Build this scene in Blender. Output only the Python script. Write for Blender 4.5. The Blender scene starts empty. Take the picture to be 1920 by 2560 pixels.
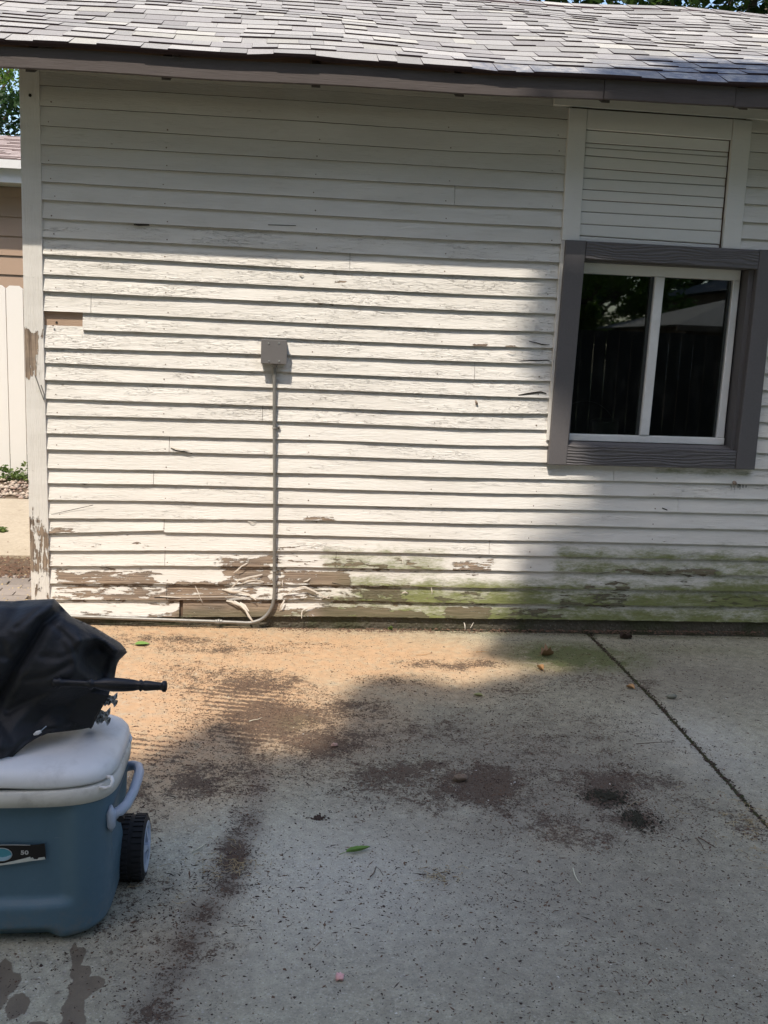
import bpy, math, random
import numpy as np
from mathutils import Vector, Matrix, noise
R = math.radians
rng = np.random.default_rng(11); random.seed(5)
scene = bpy.context.scene
COL = scene.collection

# ------------------------------------------------------------------ camera
PITCH, ROLL, YAW = 0.17032976, 0.03946752, 0.1105442
CD, CH = 5.3, 1.597
cy_, sy_, cp_, sp_ = math.cos(YAW), math.sin(YAW), math.cos(PITCH), math.sin(PITCH)
fwd = Vector((sy_*cp_, cy_*cp_, -sp_)); rt = Vector((cy_, -sy_, 0)); up = rt.cross(fwd)
cr_, sr_ = math.cos(ROLL), math.sin(ROLL)
r2 = cr_*rt + sr_*up; u2 = -sr_*rt + cr_*up
cam = bpy.data.cameras.new('camera'); camo = bpy.data.objects.new('camera', cam); COL.objects.link(camo)
m = Matrix((r2, u2, -fwd)).transposed().to_4x4(); m.translation = Vector((0, -CD, CH)); camo.matrix_world = m
cam.sensor_fit = 'VERTICAL'; cam.sensor_height = 32; cam.lens = 30; cam.clip_end = 600; cam.clip_start = .05
scene.camera = camo

# ------------------------------------------------------------------ light
SD = Vector((.52, 1, -2.03)).normalized()          # direction the sunlight travels
SUN_EL = math.asin(-SD.z)
world = bpy.data.worlds.new('World'); scene.world = world; world.use_nodes = True
wn = world.node_tree; wn.nodes.clear()
sky = wn.nodes.new('ShaderNodeTexSky'); sky.sky_type = 'NISHITA'; sky.sun_disc = False
sky.sun_elevation = SUN_EL; sky.sun_rotation = math.atan2(-SD.x, -SD.y)
sky.air_density = 1.1; sky.dust_density = 1.6; sky.ozone_density = .8
bg = wn.nodes.new('ShaderNodeBackground'); bg.inputs[1].default_value = .15
wo = wn.nodes.new('ShaderNodeOutputWorld')
wn.links.new(sky.outputs[0], bg.inputs[0]); wn.links.new(bg.outputs[0], wo.inputs[0])
sl = bpy.data.lights.new('sun', 'SUN'); sl.energy = 3.0; sl.angle = R(.55); sl.color = (1, .90, .775)
so = bpy.data.objects.new('sun', sl); COL.objects.link(so)
so.rotation_euler = SD.to_track_quat('-Z', 'Y').to_euler(); so.location = (-2, -6, 12)
scene.view_settings.view_transform = 'Standard'; scene.view_settings.look = 'None'
scene.view_settings.gamma = 1; scene.view_settings.use_curve_mapping = False
scene.view_settings.exposure = .88

# ------------------------------------------------------------------ measuring: a pixel of the photograph -> a point in the place
def ray(x, y): return fwd*2400 + r2*(x-960) + u2*(1280-y)
def W(x, y, yp=0.):
    d = ray(x, y); t = (yp+CD)/d.y; return (d.x*t, yp, CH+d.z*t)
def gz(x): return -.0127*x
def G(x, y):
    d = ray(x, y); t = -CH/(d.z+.0127*d.x); return (d.x*t, d.y*t-CD, CH+d.z*t)

# ------------------------------------------------------------------ objects
def link(name, me, parent=None, loc=None):
    o = bpy.data.objects.new(name, me); COL.objects.link(o)
    if loc is not None: o.location = loc
    if parent is not None:
        o.parent = parent; o.matrix_parent_inverse = Matrix.Translation(-WL(parent))
    return o
def WL(o):
    v = Vector(o.location)
    if o.parent is not None: v = v + o.matrix_parent_inverse.translation + WL(o.parent)
    return v
def thing(name, label, cat, loc=(0, 0, 0), group=None):
    o = bpy.data.objects.new(name, None); COL.objects.link(o); o.location = loc; o.empty_display_size = .1
    o['label'] = label; o['category'] = cat
    if group: o['group'] = group
    return o
def tag(o, label=None, cat=None, group=None, kind=None):
    for k, v in (('label', label), ('category', cat), ('group', group), ('kind', kind)):
        if v: o[k] = v
    return o
class MB:
    """collects faces for one mesh"""
    def __init__(s): s.v = []; s.f = []; s.m = []; s.at = {}; s.smooth = False
    def add(s, vs, fs, mi=0, **at):
        n = len(s.v); s.v += [tuple(p) for p in vs]
        for k, val in at.items():
            s.at.setdefault(k, {})
            for i in range(len(vs)): s.at[k][n+i] = val if not hasattr(val, '__len__') else val[i]
        s.f += [tuple(n+i for i in f) for f in fs]
        s.m += (mi if hasattr(mi, '__len__') else [mi]*len(fs))
        return s
    def box(s, x0, x1, y0, y1, z0, z1, mi=0):
        return s.hexa([(x0, y0, z0), (x1, y0, z0), (x1, y1, z0), (x0, y1, z0), (x0, y0, z1), (x1, y0, z1), (x1, y1, z1), (x0, y1, z1)], mi)
    def hexa(s, p, mi=0):
        return s.add(p, [(0, 3, 2, 1), (4, 5, 6, 7), (0, 1, 5, 4), (1, 2, 6, 5), (2, 3, 7, 6), (3, 0, 4, 7)], mi)
    def cham(s, p, b=.003, mi=0):
        """a board from a front quad TL,TR,BR,BL with thickness: p = 4 front points, chamfered front edges; thickness in +y given as p[4]"""
        q, t = p[:4], p[4]; c = [sum(k)/4 for k in zip(*q)]
        fr = []
        for k in q:
            d = Vector((c[0]-k[0], 0, c[2]-k[2])); fr.append((k[0]+math.copysign(b, d.x), k[1], k[2]+math.copysign(b, d.z)))
        ed = [(k[0], k[1]+b, k[2]) for k in q]; bk = [(k[0], k[1]+t, k[2]) for k in q]
        fs = [(0, 3, 2, 1)]
        for i in range(4):
            j = (i+1) % 4; fs += [(i, j, 4+j, 4+i), (4+i, 4+j, 8+j, 8+i)]
        return s.add(fr+ed+bk, fs+[(8, 9, 10, 11)], mi)
    def tube(s, pts, r, n=10, mi=0, cap=True):
        pts = [Vector(p) for p in pts]; rr = r if hasattr(r, '__len__') else [r]*len(pts)
        ref = Vector((0, 0, 1)); rings = []
        for i, p in enumerate(pts):
            t = (pts[min(i+1, len(pts)-1)]-pts[max(i-1, 0)]).normalized()
            if i == 0:
                a = ref.cross(t)
                if a.length < .2: a = Vector((1, 0, 0)).cross(t)
            else: a = a - t*a.dot(t)
            a = a.normalized(); b = t.cross(a)
            rings += [tuple(p+(a*math.cos(2*math.pi*k/n)+b*math.sin(2*math.pi*k/n))*rr[i]) for k in range(n)]
        fs = [(i*n+k, i*n+(k+1) % n, (i+1)*n+(k+1) % n, (i+1)*n+k) for i in range(len(pts)-1) for k in range(n)]
        if cap: fs += [tuple(range(n))[::-1], tuple(range((len(pts)-1)*n, len(pts)*n))]
        return s.add(rings, fs, mi)
    def grid(s, P, mi=0, **at):
        """P[i][j] points"""
        a, b = len(P), len(P[0])
        return s.add([p for row in P for p in row], [(i*b+j, i*b+j+1, (i+1)*b+j+1, (i+1)*b+j) for i in range(a-1) for j in range(b-1)], mi, **at)
    def build(s, name, mats, parent=None, smooth=None, loc=None):
        me = bpy.data.meshes.new(name); o_ = loc or (0, 0, 0)
        me.from_pydata([(p[0]-o_[0], p[1]-o_[1], p[2]-o_[2]) for p in s.v] if loc else s.v, [], s.f)
        for mt in (mats if isinstance(mats, (list, tuple)) else [mats]): me.materials.append(mt)
        if any(s.m): me.polygons.foreach_set('material_index', s.m)
        if smooth or s.smooth: me.polygons.foreach_set('use_smooth', [True]*len(me.polygons))
        for k, d in s.at.items():
            a = me.attributes.new(k, 'FLOAT', 'POINT'); a.data.foreach_set('value', [float(d.get(i, 0)) for i in range(len(s.v))])
        me.update()
        if smooth == 'auto':
            me.set_sharp_from_angle(angle=R(35))
        return link(name, me, parent, loc)
def join_np(name, V, F, mat, parent=None, mi=None, smooth=False):
    me = bpy.data.meshes.new(name); V = np.asarray(V, float).reshape(-1, 3); F = np.asarray(F, int)
    k = F.shape[1]; me.vertices.add(len(V)); me.vertices.foreach_set('co', V.ravel())
    me.loops.add(F.size); me.loops.foreach_set('vertex_index', F.ravel().astype(np.int32))
    me.polygons.add(len(F)); me.polygons.foreach_set('loop_start', np.arange(0, F.size, k, dtype=np.int32))
    try: me.polygons.foreach_set('loop_total', np.full(len(F), k, dtype=np.int32))
    except Exception: pass
    for mt in (mat if isinstance(mat, list) else [mat]): me.materials.append(mt)
    if mi is not None: me.polygons.foreach_set('material_index', np.asarray(mi, np.int32))
    me.update(calc_edges=True); me.validate()
    if smooth: me.polygons.foreach_set('use_smooth', [True]*len(me.polygons))
    return link(name, me, parent)

# ------------------------------------------------------------------ materials
class NT:
    def __init__(s, name):
        s.mat = bpy.data.materials.new(name); s.mat.use_nodes = True; s.t = s.mat.node_tree
        s.b = s.t.nodes['Principled BSDF']; s.out = s.t.nodes['Material Output']
        s.b.inputs['Specular IOR Level'].default_value = .35
    def n(s, kind, **kw):
        nd = s.t.nodes.new('ShaderNode'+kind)
        for k, v in kw.items(): setattr(nd, k, v)
        return nd
    def L(s, a, b): s.t.links.new(a, b)
    def set(s, inp, v):
        if isinstance(v, bpy.types.NodeSocket): s.L(v, inp)
        elif hasattr(v, '__len__') and len(v) == 3 and inp.type == 'RGBA': inp.default_value = (*v, 1)
        else: inp.default_value = v
    def coord(s, scale=(1, 1, 1), kind='Object', loc=(0, 0, 0), rot=(0, 0, 0)):
        tc = s.n('TexCoord'); mp = s.n('Mapping'); mp.inputs['Scale'].default_value = scale
        mp.inputs['Location'].default_value = loc; mp.inputs['Rotation'].default_value = rot
        s.L(tc.outputs[kind], mp.inputs[0]); return mp.outputs[0]
    def world(s, scale=(1, 1, 1)):
        g = s.n('NewGeometry'); mp = s.n('Mapping'); mp.inputs['Scale'].default_value = scale
        s.L(g.outputs['Position'], mp.inputs[0]); return mp.outputs[0]
    def noise(s, vec, scale=5, detail=4, rough=.55, dist=0, out='Fac'):
        nd = s.n('TexNoise'); s.L(vec, nd.inputs['Vector']); nd.inputs['Scale'].default_value = scale
        nd.inputs['Detail'].default_value = detail; nd.inputs['Roughness'].default_value = rough; nd.inputs['Distortion'].default_value = dist
        return nd.outputs[out]
    def voro(s, vec, scale=5, feature='F1', out='Distance', rand=1):
        nd = s.n('TexVoronoi', feature=feature); s.L(vec, nd.inputs['Vector']); nd.inputs['Scale'].default_value = scale
        nd.inputs['Randomness'].default_value = rand; return nd.outputs[out]
    def math(s, op, a, b=0., c=None, clamp=False):
        nd = s.n('Math', operation=op, use_clamp=clamp); s.set(nd.inputs[0], a); s.set(nd.inputs[1], b)
        if c is not None: s.set(nd.inputs[2], c)
        return nd.outputs[0]
    def ramp(s, v, lo, hi, a=0., b=1., smooth=True):
        nd = s.n('MapRange', interpolation_type='SMOOTHSTEP' if smooth else 'LINEAR'); s.set(nd.inputs[0], v)
        for i, k in enumerate((lo, hi, a, b)): nd.inputs[i+1].default_value = k
        return nd.outputs[0]
    def mix(s, f, a, b, mode='MIX'):
        nd = s.n('Mix', data_type='RGBA', blend_type=mode); s.set(nd.inputs[0], f); s.set(nd.inputs[6], a); s.set(nd.inputs[7], b); return nd.outputs[2]
    def attr(s, name, out='Fac'):
        nd = s.n('Attribute'); nd.attribute_name = name; return nd.outputs[out]
    def rand(s): return s.n('ObjectInfo').outputs['Random']
    def bump(s, h, strength=.4, dist=.01, nrm=None):
        nd = s.n('Bump'); nd.inputs['Strength'].default_value = strength; nd.inputs['Distance'].default_value = dist
        s.set(nd.inputs['Height'], h)
        if nrm is not None: s.L(nrm, nd.inputs['Normal'])
        return nd.outputs[0]
    def fin(s, col, rough=.6, nrm=None, **kw):
        s.set(s.b.inputs['Base Color'], col); s.set(s.b.inputs['Roughness'], rough)
        if nrm is not None: s.L(nrm, s.b.inputs['Normal'])
        for k, v in kw.items(): s.set(s.b.inputs[k.replace('_', ' ')], v)
        return s.mat
def hsv(n, col, v=1., s=1., h=.5):
    nd = n.n('HueSaturation'); n.set(nd.inputs['Color'], col); n.set(nd.inputs['Value'], v); n.set(nd.inputs['Saturation'], s); n.set(nd.inputs['Hue'], h); return nd.outputs[0]

def mat_siding(name='old_white_paint', vertical=False, base=(.755, .735, .69)):
    n = NT(name); sc = (38, 9, 5.0) if vertical else (5, 9, 38)
    st = n.world(sc)                                     # stretched along the grain
    fine = n.world((22, 40, 22) if vertical else (22, 40, 60))
    bare = n.attr('bare'); algae = n.attr('algae'); chk = n.attr('check')
    n1 = n.noise(st, 1.5, 6, .62, .4); n2 = n.noise(fine, 1.0, 5, .65)
    edge = n.math('ADD', n.math('MULTIPLY', n1, .62), n.math('MULTIPLY', n2, .38))
    edge = n.math('ADD', n.math('MULTIPLY', n.math('SUBTRACT', edge, .5), 1.9), .5)
    mask = n.ramp(n.math('ADD', edge, bare), .975, 1.0)
    # chips of paint gone here and there
    grain = n.noise(n.world((70, 9, 3) if vertical else (3, 9, 150)), 1.5, 5, .6, .8)
    g = n.rand()
    wood = n.mix(n.ramp(grain, .3, .7), (.15, .105, .075), (.42, .325, .24))
    wood = n.mix(n.ramp(n.noise(n.world((1.2, 1, 6)), 2), .35, .7), wood, hsv(n, wood, .62, .8))
    patch = n.noise(n.world((1.1, 1.1, 5)), 1.3, 4, .6)
    pc = n.mix(n.ramp(patch, .35, .7), base, (base[0]*.9, base[1]*.895, base[2]*.885))
    pc = n.mix(n.math('MULTIPLY', n.ramp(grain, .45, .8), .16), pc, (.42, .39, .34))
    # fine cracks in the paint, follow the grain
    cw = n.world((9, 40, 1.6) if vertical else (1.6, 40, 9))
    wv = n.noise(cw, 5.2, 5, .55, 1.3)
    crack = n.math('SUBTRACT', 1, n.ramp(n.math('ABSOLUTE', n.math('SUBTRACT', wv, .5)), 0, .012))
    gate = n.ramp(n.math('ADD', n.noise(n.world((.9, 1, 7)), 2.6, 4, .65), chk), .56, .78)
    crack = n.math('MULTIPLY', crack, gate)
    pc = n.mix(n.math('MULTIPLY', crack, .5), pc, (.16, .13, .1))
    # rain dirt and algae
    pc = n.mix(n.math('MULTIPLY', n.ramp(n.noise(n.world((3, 3, 9)), 3, 6, .7), .56, .8), .3), pc, (.40, .37, .30))
    am = n.ramp(n.math('ADD', n.math('MULTIPLY', algae, .47), n.math('ADD', n.math('MULTIPLY', n.noise(n.world((3, 9, 11)), 2.2, 7, .75, .3), .75), n.math('MULTIPLY', n.noise(n.world((30, 9, 90)), 1.5, 4, .7), .25))), .60, .98)
    pc = n.mix(am, pc, n.mix(n.noise(fine, 1.5, 4), (.085, .10, .028), (.27, .29, .12)))
    wood2 = n.mix(n.math('MULTIPLY', algae, .75, clamp=True), wood, (.075, .08, .035))
    col = n.mix(mask, pc, wood2)
    # a darker rim where the paint film lifts
    rim = n.math('MULTIPLY', n.ramp(n.math('ADD', edge, bare), .935, .975), n.math('SUBTRACT', 1, mask))
    h = n.math('ADD', n.math('MULTIPLY', n.math('SUBTRACT', 1, mask), 1.1), n.math('MULTIPLY', rim, .55))
    h = n.math('SUBTRACT', h, n.math('MULTIPLY', crack, 1.0))
    h = n.math('ADD', h, n.math('MULTIPLY', n.math('MULTIPLY', n.ramp(n.voro(n.world((7, 30, 26) if not vertical else (26, 30, 7)), 1.6, feature='DISTANCE_TO_EDGE'), .0, .12), gate), .4))
    h = n.math('ADD', h, n.math('MULTIPLY', n.noise(st, 3.5, 5, .6, .6), 1.1))
    h = n.math('ADD', h, n.math('MULTIPLY', grain, .5))
    nr = n.bump(h, .9, .0026)
    return n.fin(col, .62, nr)
def mat_plain(name, col, rough=.6, var=.12, bump=0, scale=20, metallic=0, dirt=0, **kw):
    n = NT(name); v = n.coord()
    nz = n.noise(v, scale, 5, .6)
    c = n.mix(nz, tuple(k*(1-var) for k in col), tuple(min(1, k*(1+var)) for k in col))
    if dirt: c = n.mix(n.math('MULTIPLY', n.ramp(n.noise(v, scale*.35, 6, .7), .45, .75), dirt), c, (.12, .10, .075))
    nr = n.bump(n.noise(v, scale*6, 4, .6), bump, .004) if bump else None
    return n.fin(c, rough, nr, Metallic=metallic, **kw)
ROWS = [
 [ (-1.18,2.890),(-0.65,2.882),(0.17,2.894),(0.91,2.896),(1.40,2.893),(2.59,2.890) ],
 [ (-1.18,2.826),(-0.65,2.831),(0.17,2.836),(0.91,2.831),(1.41,2.831),(2.60,2.825) ],
 [ (-1.19,2.728),(-0.65,2.731),(0.17,2.736),(0.91,2.732),(1.42,2.734),(2.61,2.726) ],
 [ (-1.19,2.633),(-0.65,2.634),(0.17,2.633),(0.92,2.633),(1.42,2.645),(2.62,2.636) ],
 [ (-1.19,2.542),(-0.65,2.545),(0.18,2.549),(0.92,2.553),(1.43,2.552),(2.63,2.543) ],
 [ (-1.19,2.450),(-0.65,2.451),(0.18,2.456),(0.93,2.459),(1.43,2.461),(2.64,2.452) ],
 [ (-1.19,2.361),(-0.65,2.359),(0.18,2.359),(0.93,2.358),(1.44,2.367),(2.65,2.355) ],
 [ (-1.20,2.272),(-0.65,2.270),(0.18,2.268),(0.94,2.269),(1.45,2.274),(2.66,2.266) ],
 [ (-1.20,2.180),(-0.65,2.178),(0.19,2.177),(0.94,2.178),(1.45,2.186),(2.67,2.175) ],
 [ (-1.20,2.086),(-0.65,2.087),(0.19,2.082),(0.95,2.081),(1.46,2.089),(2.68,2.079) ],
 [ (-1.20,2.001),(-0.65,1.998),(0.19,1.990),(0.95,1.996),(1.47,2.000),(2.69,1.991) ],
 [ (-1.20,1.900),(-0.65,1.898),(0.19,1.896),(0.96,1.896),(1.47,1.901),(2.71,1.895) ],
 [ (-1.20,1.814),(-0.65,1.814),(0.20,1.813),(0.96,1.809),(1.48,1.814),(2.72,1.809) ],
 [ (-1.21,1.713),(-0.65,1.712),(0.20,1.707),(0.97,1.708),(1.49,1.715),(2.73,1.709) ],
 [ (-1.21,1.622),(-0.65,1.625),(0.20,1.621),(0.97,1.620),(1.49,1.626),(2.74,1.624) ],
 [ (-1.21,1.524),(-0.65,1.529),(0.20,1.534),(0.98,1.535),(1.50,1.539),(2.75,1.532) ],
 [ (-1.21,1.445),(-0.65,1.440),(0.21,1.441),(0.98,1.438),(1.51,1.446),(2.76,1.437) ],
 [ (-1.21,1.356),(-0.65,1.357),(0.21,1.355),(0.99,1.350),(1.51,1.350),(2.77,1.351) ],
 [ (-1.21,1.257),(-0.65,1.258),(0.21,1.256),(0.99,1.252),(1.52,1.263),(2.78,1.255) ],
 [ (-1.22,1.169),(-0.65,1.173),(0.21,1.175),(1.00,1.167),(1.52,1.173),(2.79,1.167) ],
 [ (-1.22,1.073),(-0.65,1.075),(0.22,1.078),(1.00,1.072),(1.53,1.081),(2.80,1.076) ],
 [ (-1.22,0.988),(-0.65,0.990),(0.22,0.991),(1.01,0.986),(1.54,0.988),(2.81,0.984) ],
 [ (-1.22,0.886),(-0.65,0.889),(0.22,0.892),(1.01,0.890),(1.54,0.892),(2.11,0.892),(2.82,0.894) ],
 [ (-1.22,0.804),(-0.65,0.811),(0.22,0.808),(1.02,0.803),(1.55,0.807),(2.12,0.806),(2.83,0.806) ],
 [ (-1.23,0.713),(-0.65,0.719),(0.23,0.717),(1.02,0.716),(1.56,0.720),(2.13,0.719),(2.84,0.716) ],
 [ (-1.23,0.612),(-0.65,0.620),(0.23,0.629),(1.03,0.627),(1.56,0.628),(2.14,0.625),(2.85,0.623) ],
 [ (-1.23,0.527),(-0.65,0.546),(0.23,0.543),(1.03,0.534),(1.57,0.535),(2.15,0.532),(2.86,0.528) ],
 [ (-1.23,0.432),(-0.65,0.443),(0.23,0.453),(1.04,0.450),(2.15,0.441),(2.87,0.439) ],
 [ (-1.23,0.345),(-0.65,0.357),(0.24,0.360),(1.04,0.357),(2.16,0.352),(2.88,0.348) ],
 [ (-1.23,0.248),(-0.65,0.253),(0.24,0.260),(1.05,0.254),(2.17,0.252),(2.89,0.252) ],
 [ (-1.24,0.157),(-0.65,0.161),(0.24,0.172),(1.05,0.161),(2.18,0.157),(2.90,0.156) ],
 [ (-1.24,0.057),(-0.65,0.060),(0.24,0.073),(1.06,0.068),(2.19,0.063),(2.91,0.059) ],
]
# ------------------------------------------------------------------ material library
M = {}
M['siding'] = mat_siding()
M['butt'] = mat_plain('shade_dark_underside', (.085, .066, .05), .9, .4, .2, 30)  # undersides painted dark to deepen the shadow line below each board
M['trimv'] = mat_siding('old_white_trim', vertical=True, base=(.73, .715, .68))
def m_clean_white():
    n = NT('white_trim_paint'); v = n.world((1, 1, 1)); nz = n.noise(n.world((2, 2, 2)), 4, 5, .6)
    c = n.mix(nz, (.70, .69, .655), (.76, .75, .72))
    c = n.mix(n.math('MULTIPLY', n.ramp(n.noise(n.world((5, 5, 40)), 3, 5, .7), .55, .8), .22), c, (.42, .39, .33))
    return n.fin(c, .55, n.bump(n.noise(n.world((6, 6, 60)), 4, 4, .6), .25, .002))
M['white'] = m_clean_white()
def m_casing():
    n = NT('grey_painted_cedar')
    def grain(sc, rot):
        nd = n.n('TexWave', wave_type='BANDS', bands_direction='Z' if rot else 'X')
        n.L(n.world(sc), nd.inputs['Vector']); nd.inputs['Scale'].default_value = 7
        nd.inputs['Distortion'].default_value = 16; nd.inputs['Detail'].default_value = 3; nd.inputs['Detail Scale'].default_value = .7
        return nd.outputs['Fac']
    h = n.attr('horiz'); g1 = grain((.5, 1, 2.4), True); g2 = n.noise(n.world((60, 9, 14)), 2, 5, .65)
    hh = n.mix(h, n.math('MULTIPLY', g2, .5), g1)
    f = n.noise(n.world((1, 1, 1)), 90, 3); hh2 = n.ramp(g1, .15, .6)
    c = n.mix(f, (.105, .10, .105), (.135, .128, .13))
    c = n.mix(n.math('MULTIPLY', n.math('SUBTRACT', 1, hh2), n.math('MULTIPLY', h, .16)), c, (.045, .043, .045))
    c = n.mix(n.math('MULTIPLY', n.ramp(n.noise(n.world((1, 1, 1)), 5, 6, .7), .55, .8), .35), c, (.17, .155, .14))
    return n.fin(c, .6, n.bump(hh, .8, .0035))
M['casing'] = m_casing()
def m_fascia():
    n = NT('brown_grey_fascia_paint')
    c = n.mix(n.noise(n.world((2, 2, 9)), 3, 6, .65), (.07, .058, .055), (.112, .096, .092))
    return n.fin(c, .65, n.bump(n.noise(n.world((4, 4, 60)), 3, 5), .4, .003))
M['fascia'] = m_fascia()
M['rawwood'] = mat_plain('bare_roof_boards', (.15, .10, .07), .8, .3, .3, 8)
def m_oldwood():
    n = NT('bare_weathered_wood'); g = n.noise(n.world((4, 9, 130)), 1.5, 6, .6, .9)
    c = n.mix(g, (.28, .185, .13), (.55, .41, .30))
    return n.fin(c, .8, n.bump(g, .6, .003))
M['oldwood'] = m_oldwood()
def m_shingle():
    n = NT('grey_shingle_granules'); r = n.rand()
    c = n.mix(r, (.315, .31, .30), (.415, .405, .388))
    r2_ = n.math('FRACT', n.math('MULTIPLY', r, 7.31))
    c = n.mix(n.ramp(r2_, .66, .72), c, (.30, .29, .285)); c = n.mix(n.ramp(n.math('FRACT', n.math('MULTIPLY', r, 23.7)), .85, .9), c, (.43, .42, .385))
    at = n.attr('tone'); c = hsv(n, c, n.math('ADD', .86, n.math('MULTIPLY', at, .3)))
    gr = n.noise(n.coord(), 420, 2, .8); gr2 = n.noise(n.coord(), 60, 4, .7)
    c = n.mix(n.ramp(gr, .35, .7), hsv(n, c, .72), hsv(n, c, 1.22))
    c = n.mix(n.math('MULTIPLY', n.ramp(gr2, .55, .8), .25), c, (.22, .20, .20))
    mold = n.math('MULTIPLY', n.attr('mold'), n.ramp(n.noise(n.world((1, 1, 1)), 11, 5, .7), .35, .62))  # mold: mask of the bluish tree shade painted near the right eave
    c = n.mix(mold, c, (.10, .12, .17))  # bluish tree shade near the right eave, painted into the shingle colour
    return n.fin(c, .9, n.bump(gr, .5, .003))
M['shingle'] = m_shingle()
M['shingle_edge'] = mat_plain('shingle_cut_edge', (.055, .036, .042), .9, .3, .2, 60)
def m_found():
    n = NT('old_foundation_concrete'); v = n.world((1, 1, 1))
    c = n.mix(n.noise(v, 30, 5, .7), (.05, .045, .033), (.13, .115, .09))
    st = n.voro(v, 55); c = n.mix(n.ramp(st, .25, .12), c, (.17, .16, .14))
    c = n.mix(n.ramp(n.noise(v, 4, 5, .6), .42, .62), c, (.06, .062, .035))
    return n.fin(c, .9, n.bump(n.math('SUBTRACT', n.noise(v, 60, 5), n.math('MULTIPLY', st, .7)), .8, .008))
M['found'] = m_found()
M['dark'] = mat_plain('dark_interior', (.03, .026, .022), .9, .2)
M['vinyl'] = mat_plain('white_vinyl_frame', (.74, .74, .73), .35, .03, 0, 6, dirt=.25)
M['gasket'] = mat_plain('black_glazing_gasket', (.05, .055, .055), .5, .1)
def m_glass():
    n = NT('window_glass'); gl = n.n('BsdfGlossy'); gl.inputs['Roughness'].default_value = .015; gl.inputs['Color'].default_value = (.95, 1, .98, 1)
    tr = n.n('BsdfTransparent'); tr.inputs['Color'].default_value = (.62, .66, .64, 1)
    fr = n.n('Fresnel'); fr.inputs['IOR'].default_value = 1.85; mx = n.n('MixShader')
    dust = n.n('BsdfDiffuse'); dust.inputs['Color'].default_value = (.35, .34, .3, 1)
    n.L(fr.outputs[0], mx.inputs[0]); n.L(tr.outputs[0], mx.inputs[1]); n.L(gl.outputs[0], mx.inputs[2])
    m2_ = n.n('MixShader'); n.L(n.math('MULTIPLY', n.ramp(n.noise(n.world((3, 1, 1.2)), 6, 6, .7), .45, .85), .05), m2_.inputs[0])
    n.L(mx.outputs[0], m2_.inputs[1]); n.L(dust.outputs[0], m2_.inputs[2]); n.L(m2_.outputs[0], n.out.inputs[0]); return n.mat
M['glass'] = m_glass()
M['steel'] = mat_plain('galvanised_conduit', (.27, .265, .25), .5, .2, .1, 30, metallic=.5, dirt=.5)
M['boxpaint'] = mat_plain('grey_enamel_box', (.15, .145, .145), .38, .05, .02, 30)
M['screw'] = mat_plain('zinc_screw', (.7, .7, .68), .3, .05, 0, 30, metallic=.9)
M['nail'] = mat_plain('rusty_nail_head', (.20, .15, .115), .8, .2)
M['paintcurl'] = mat_plain('loose_paint_film', (.70, .655, .585), .6, .1, .2, 25)

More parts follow.
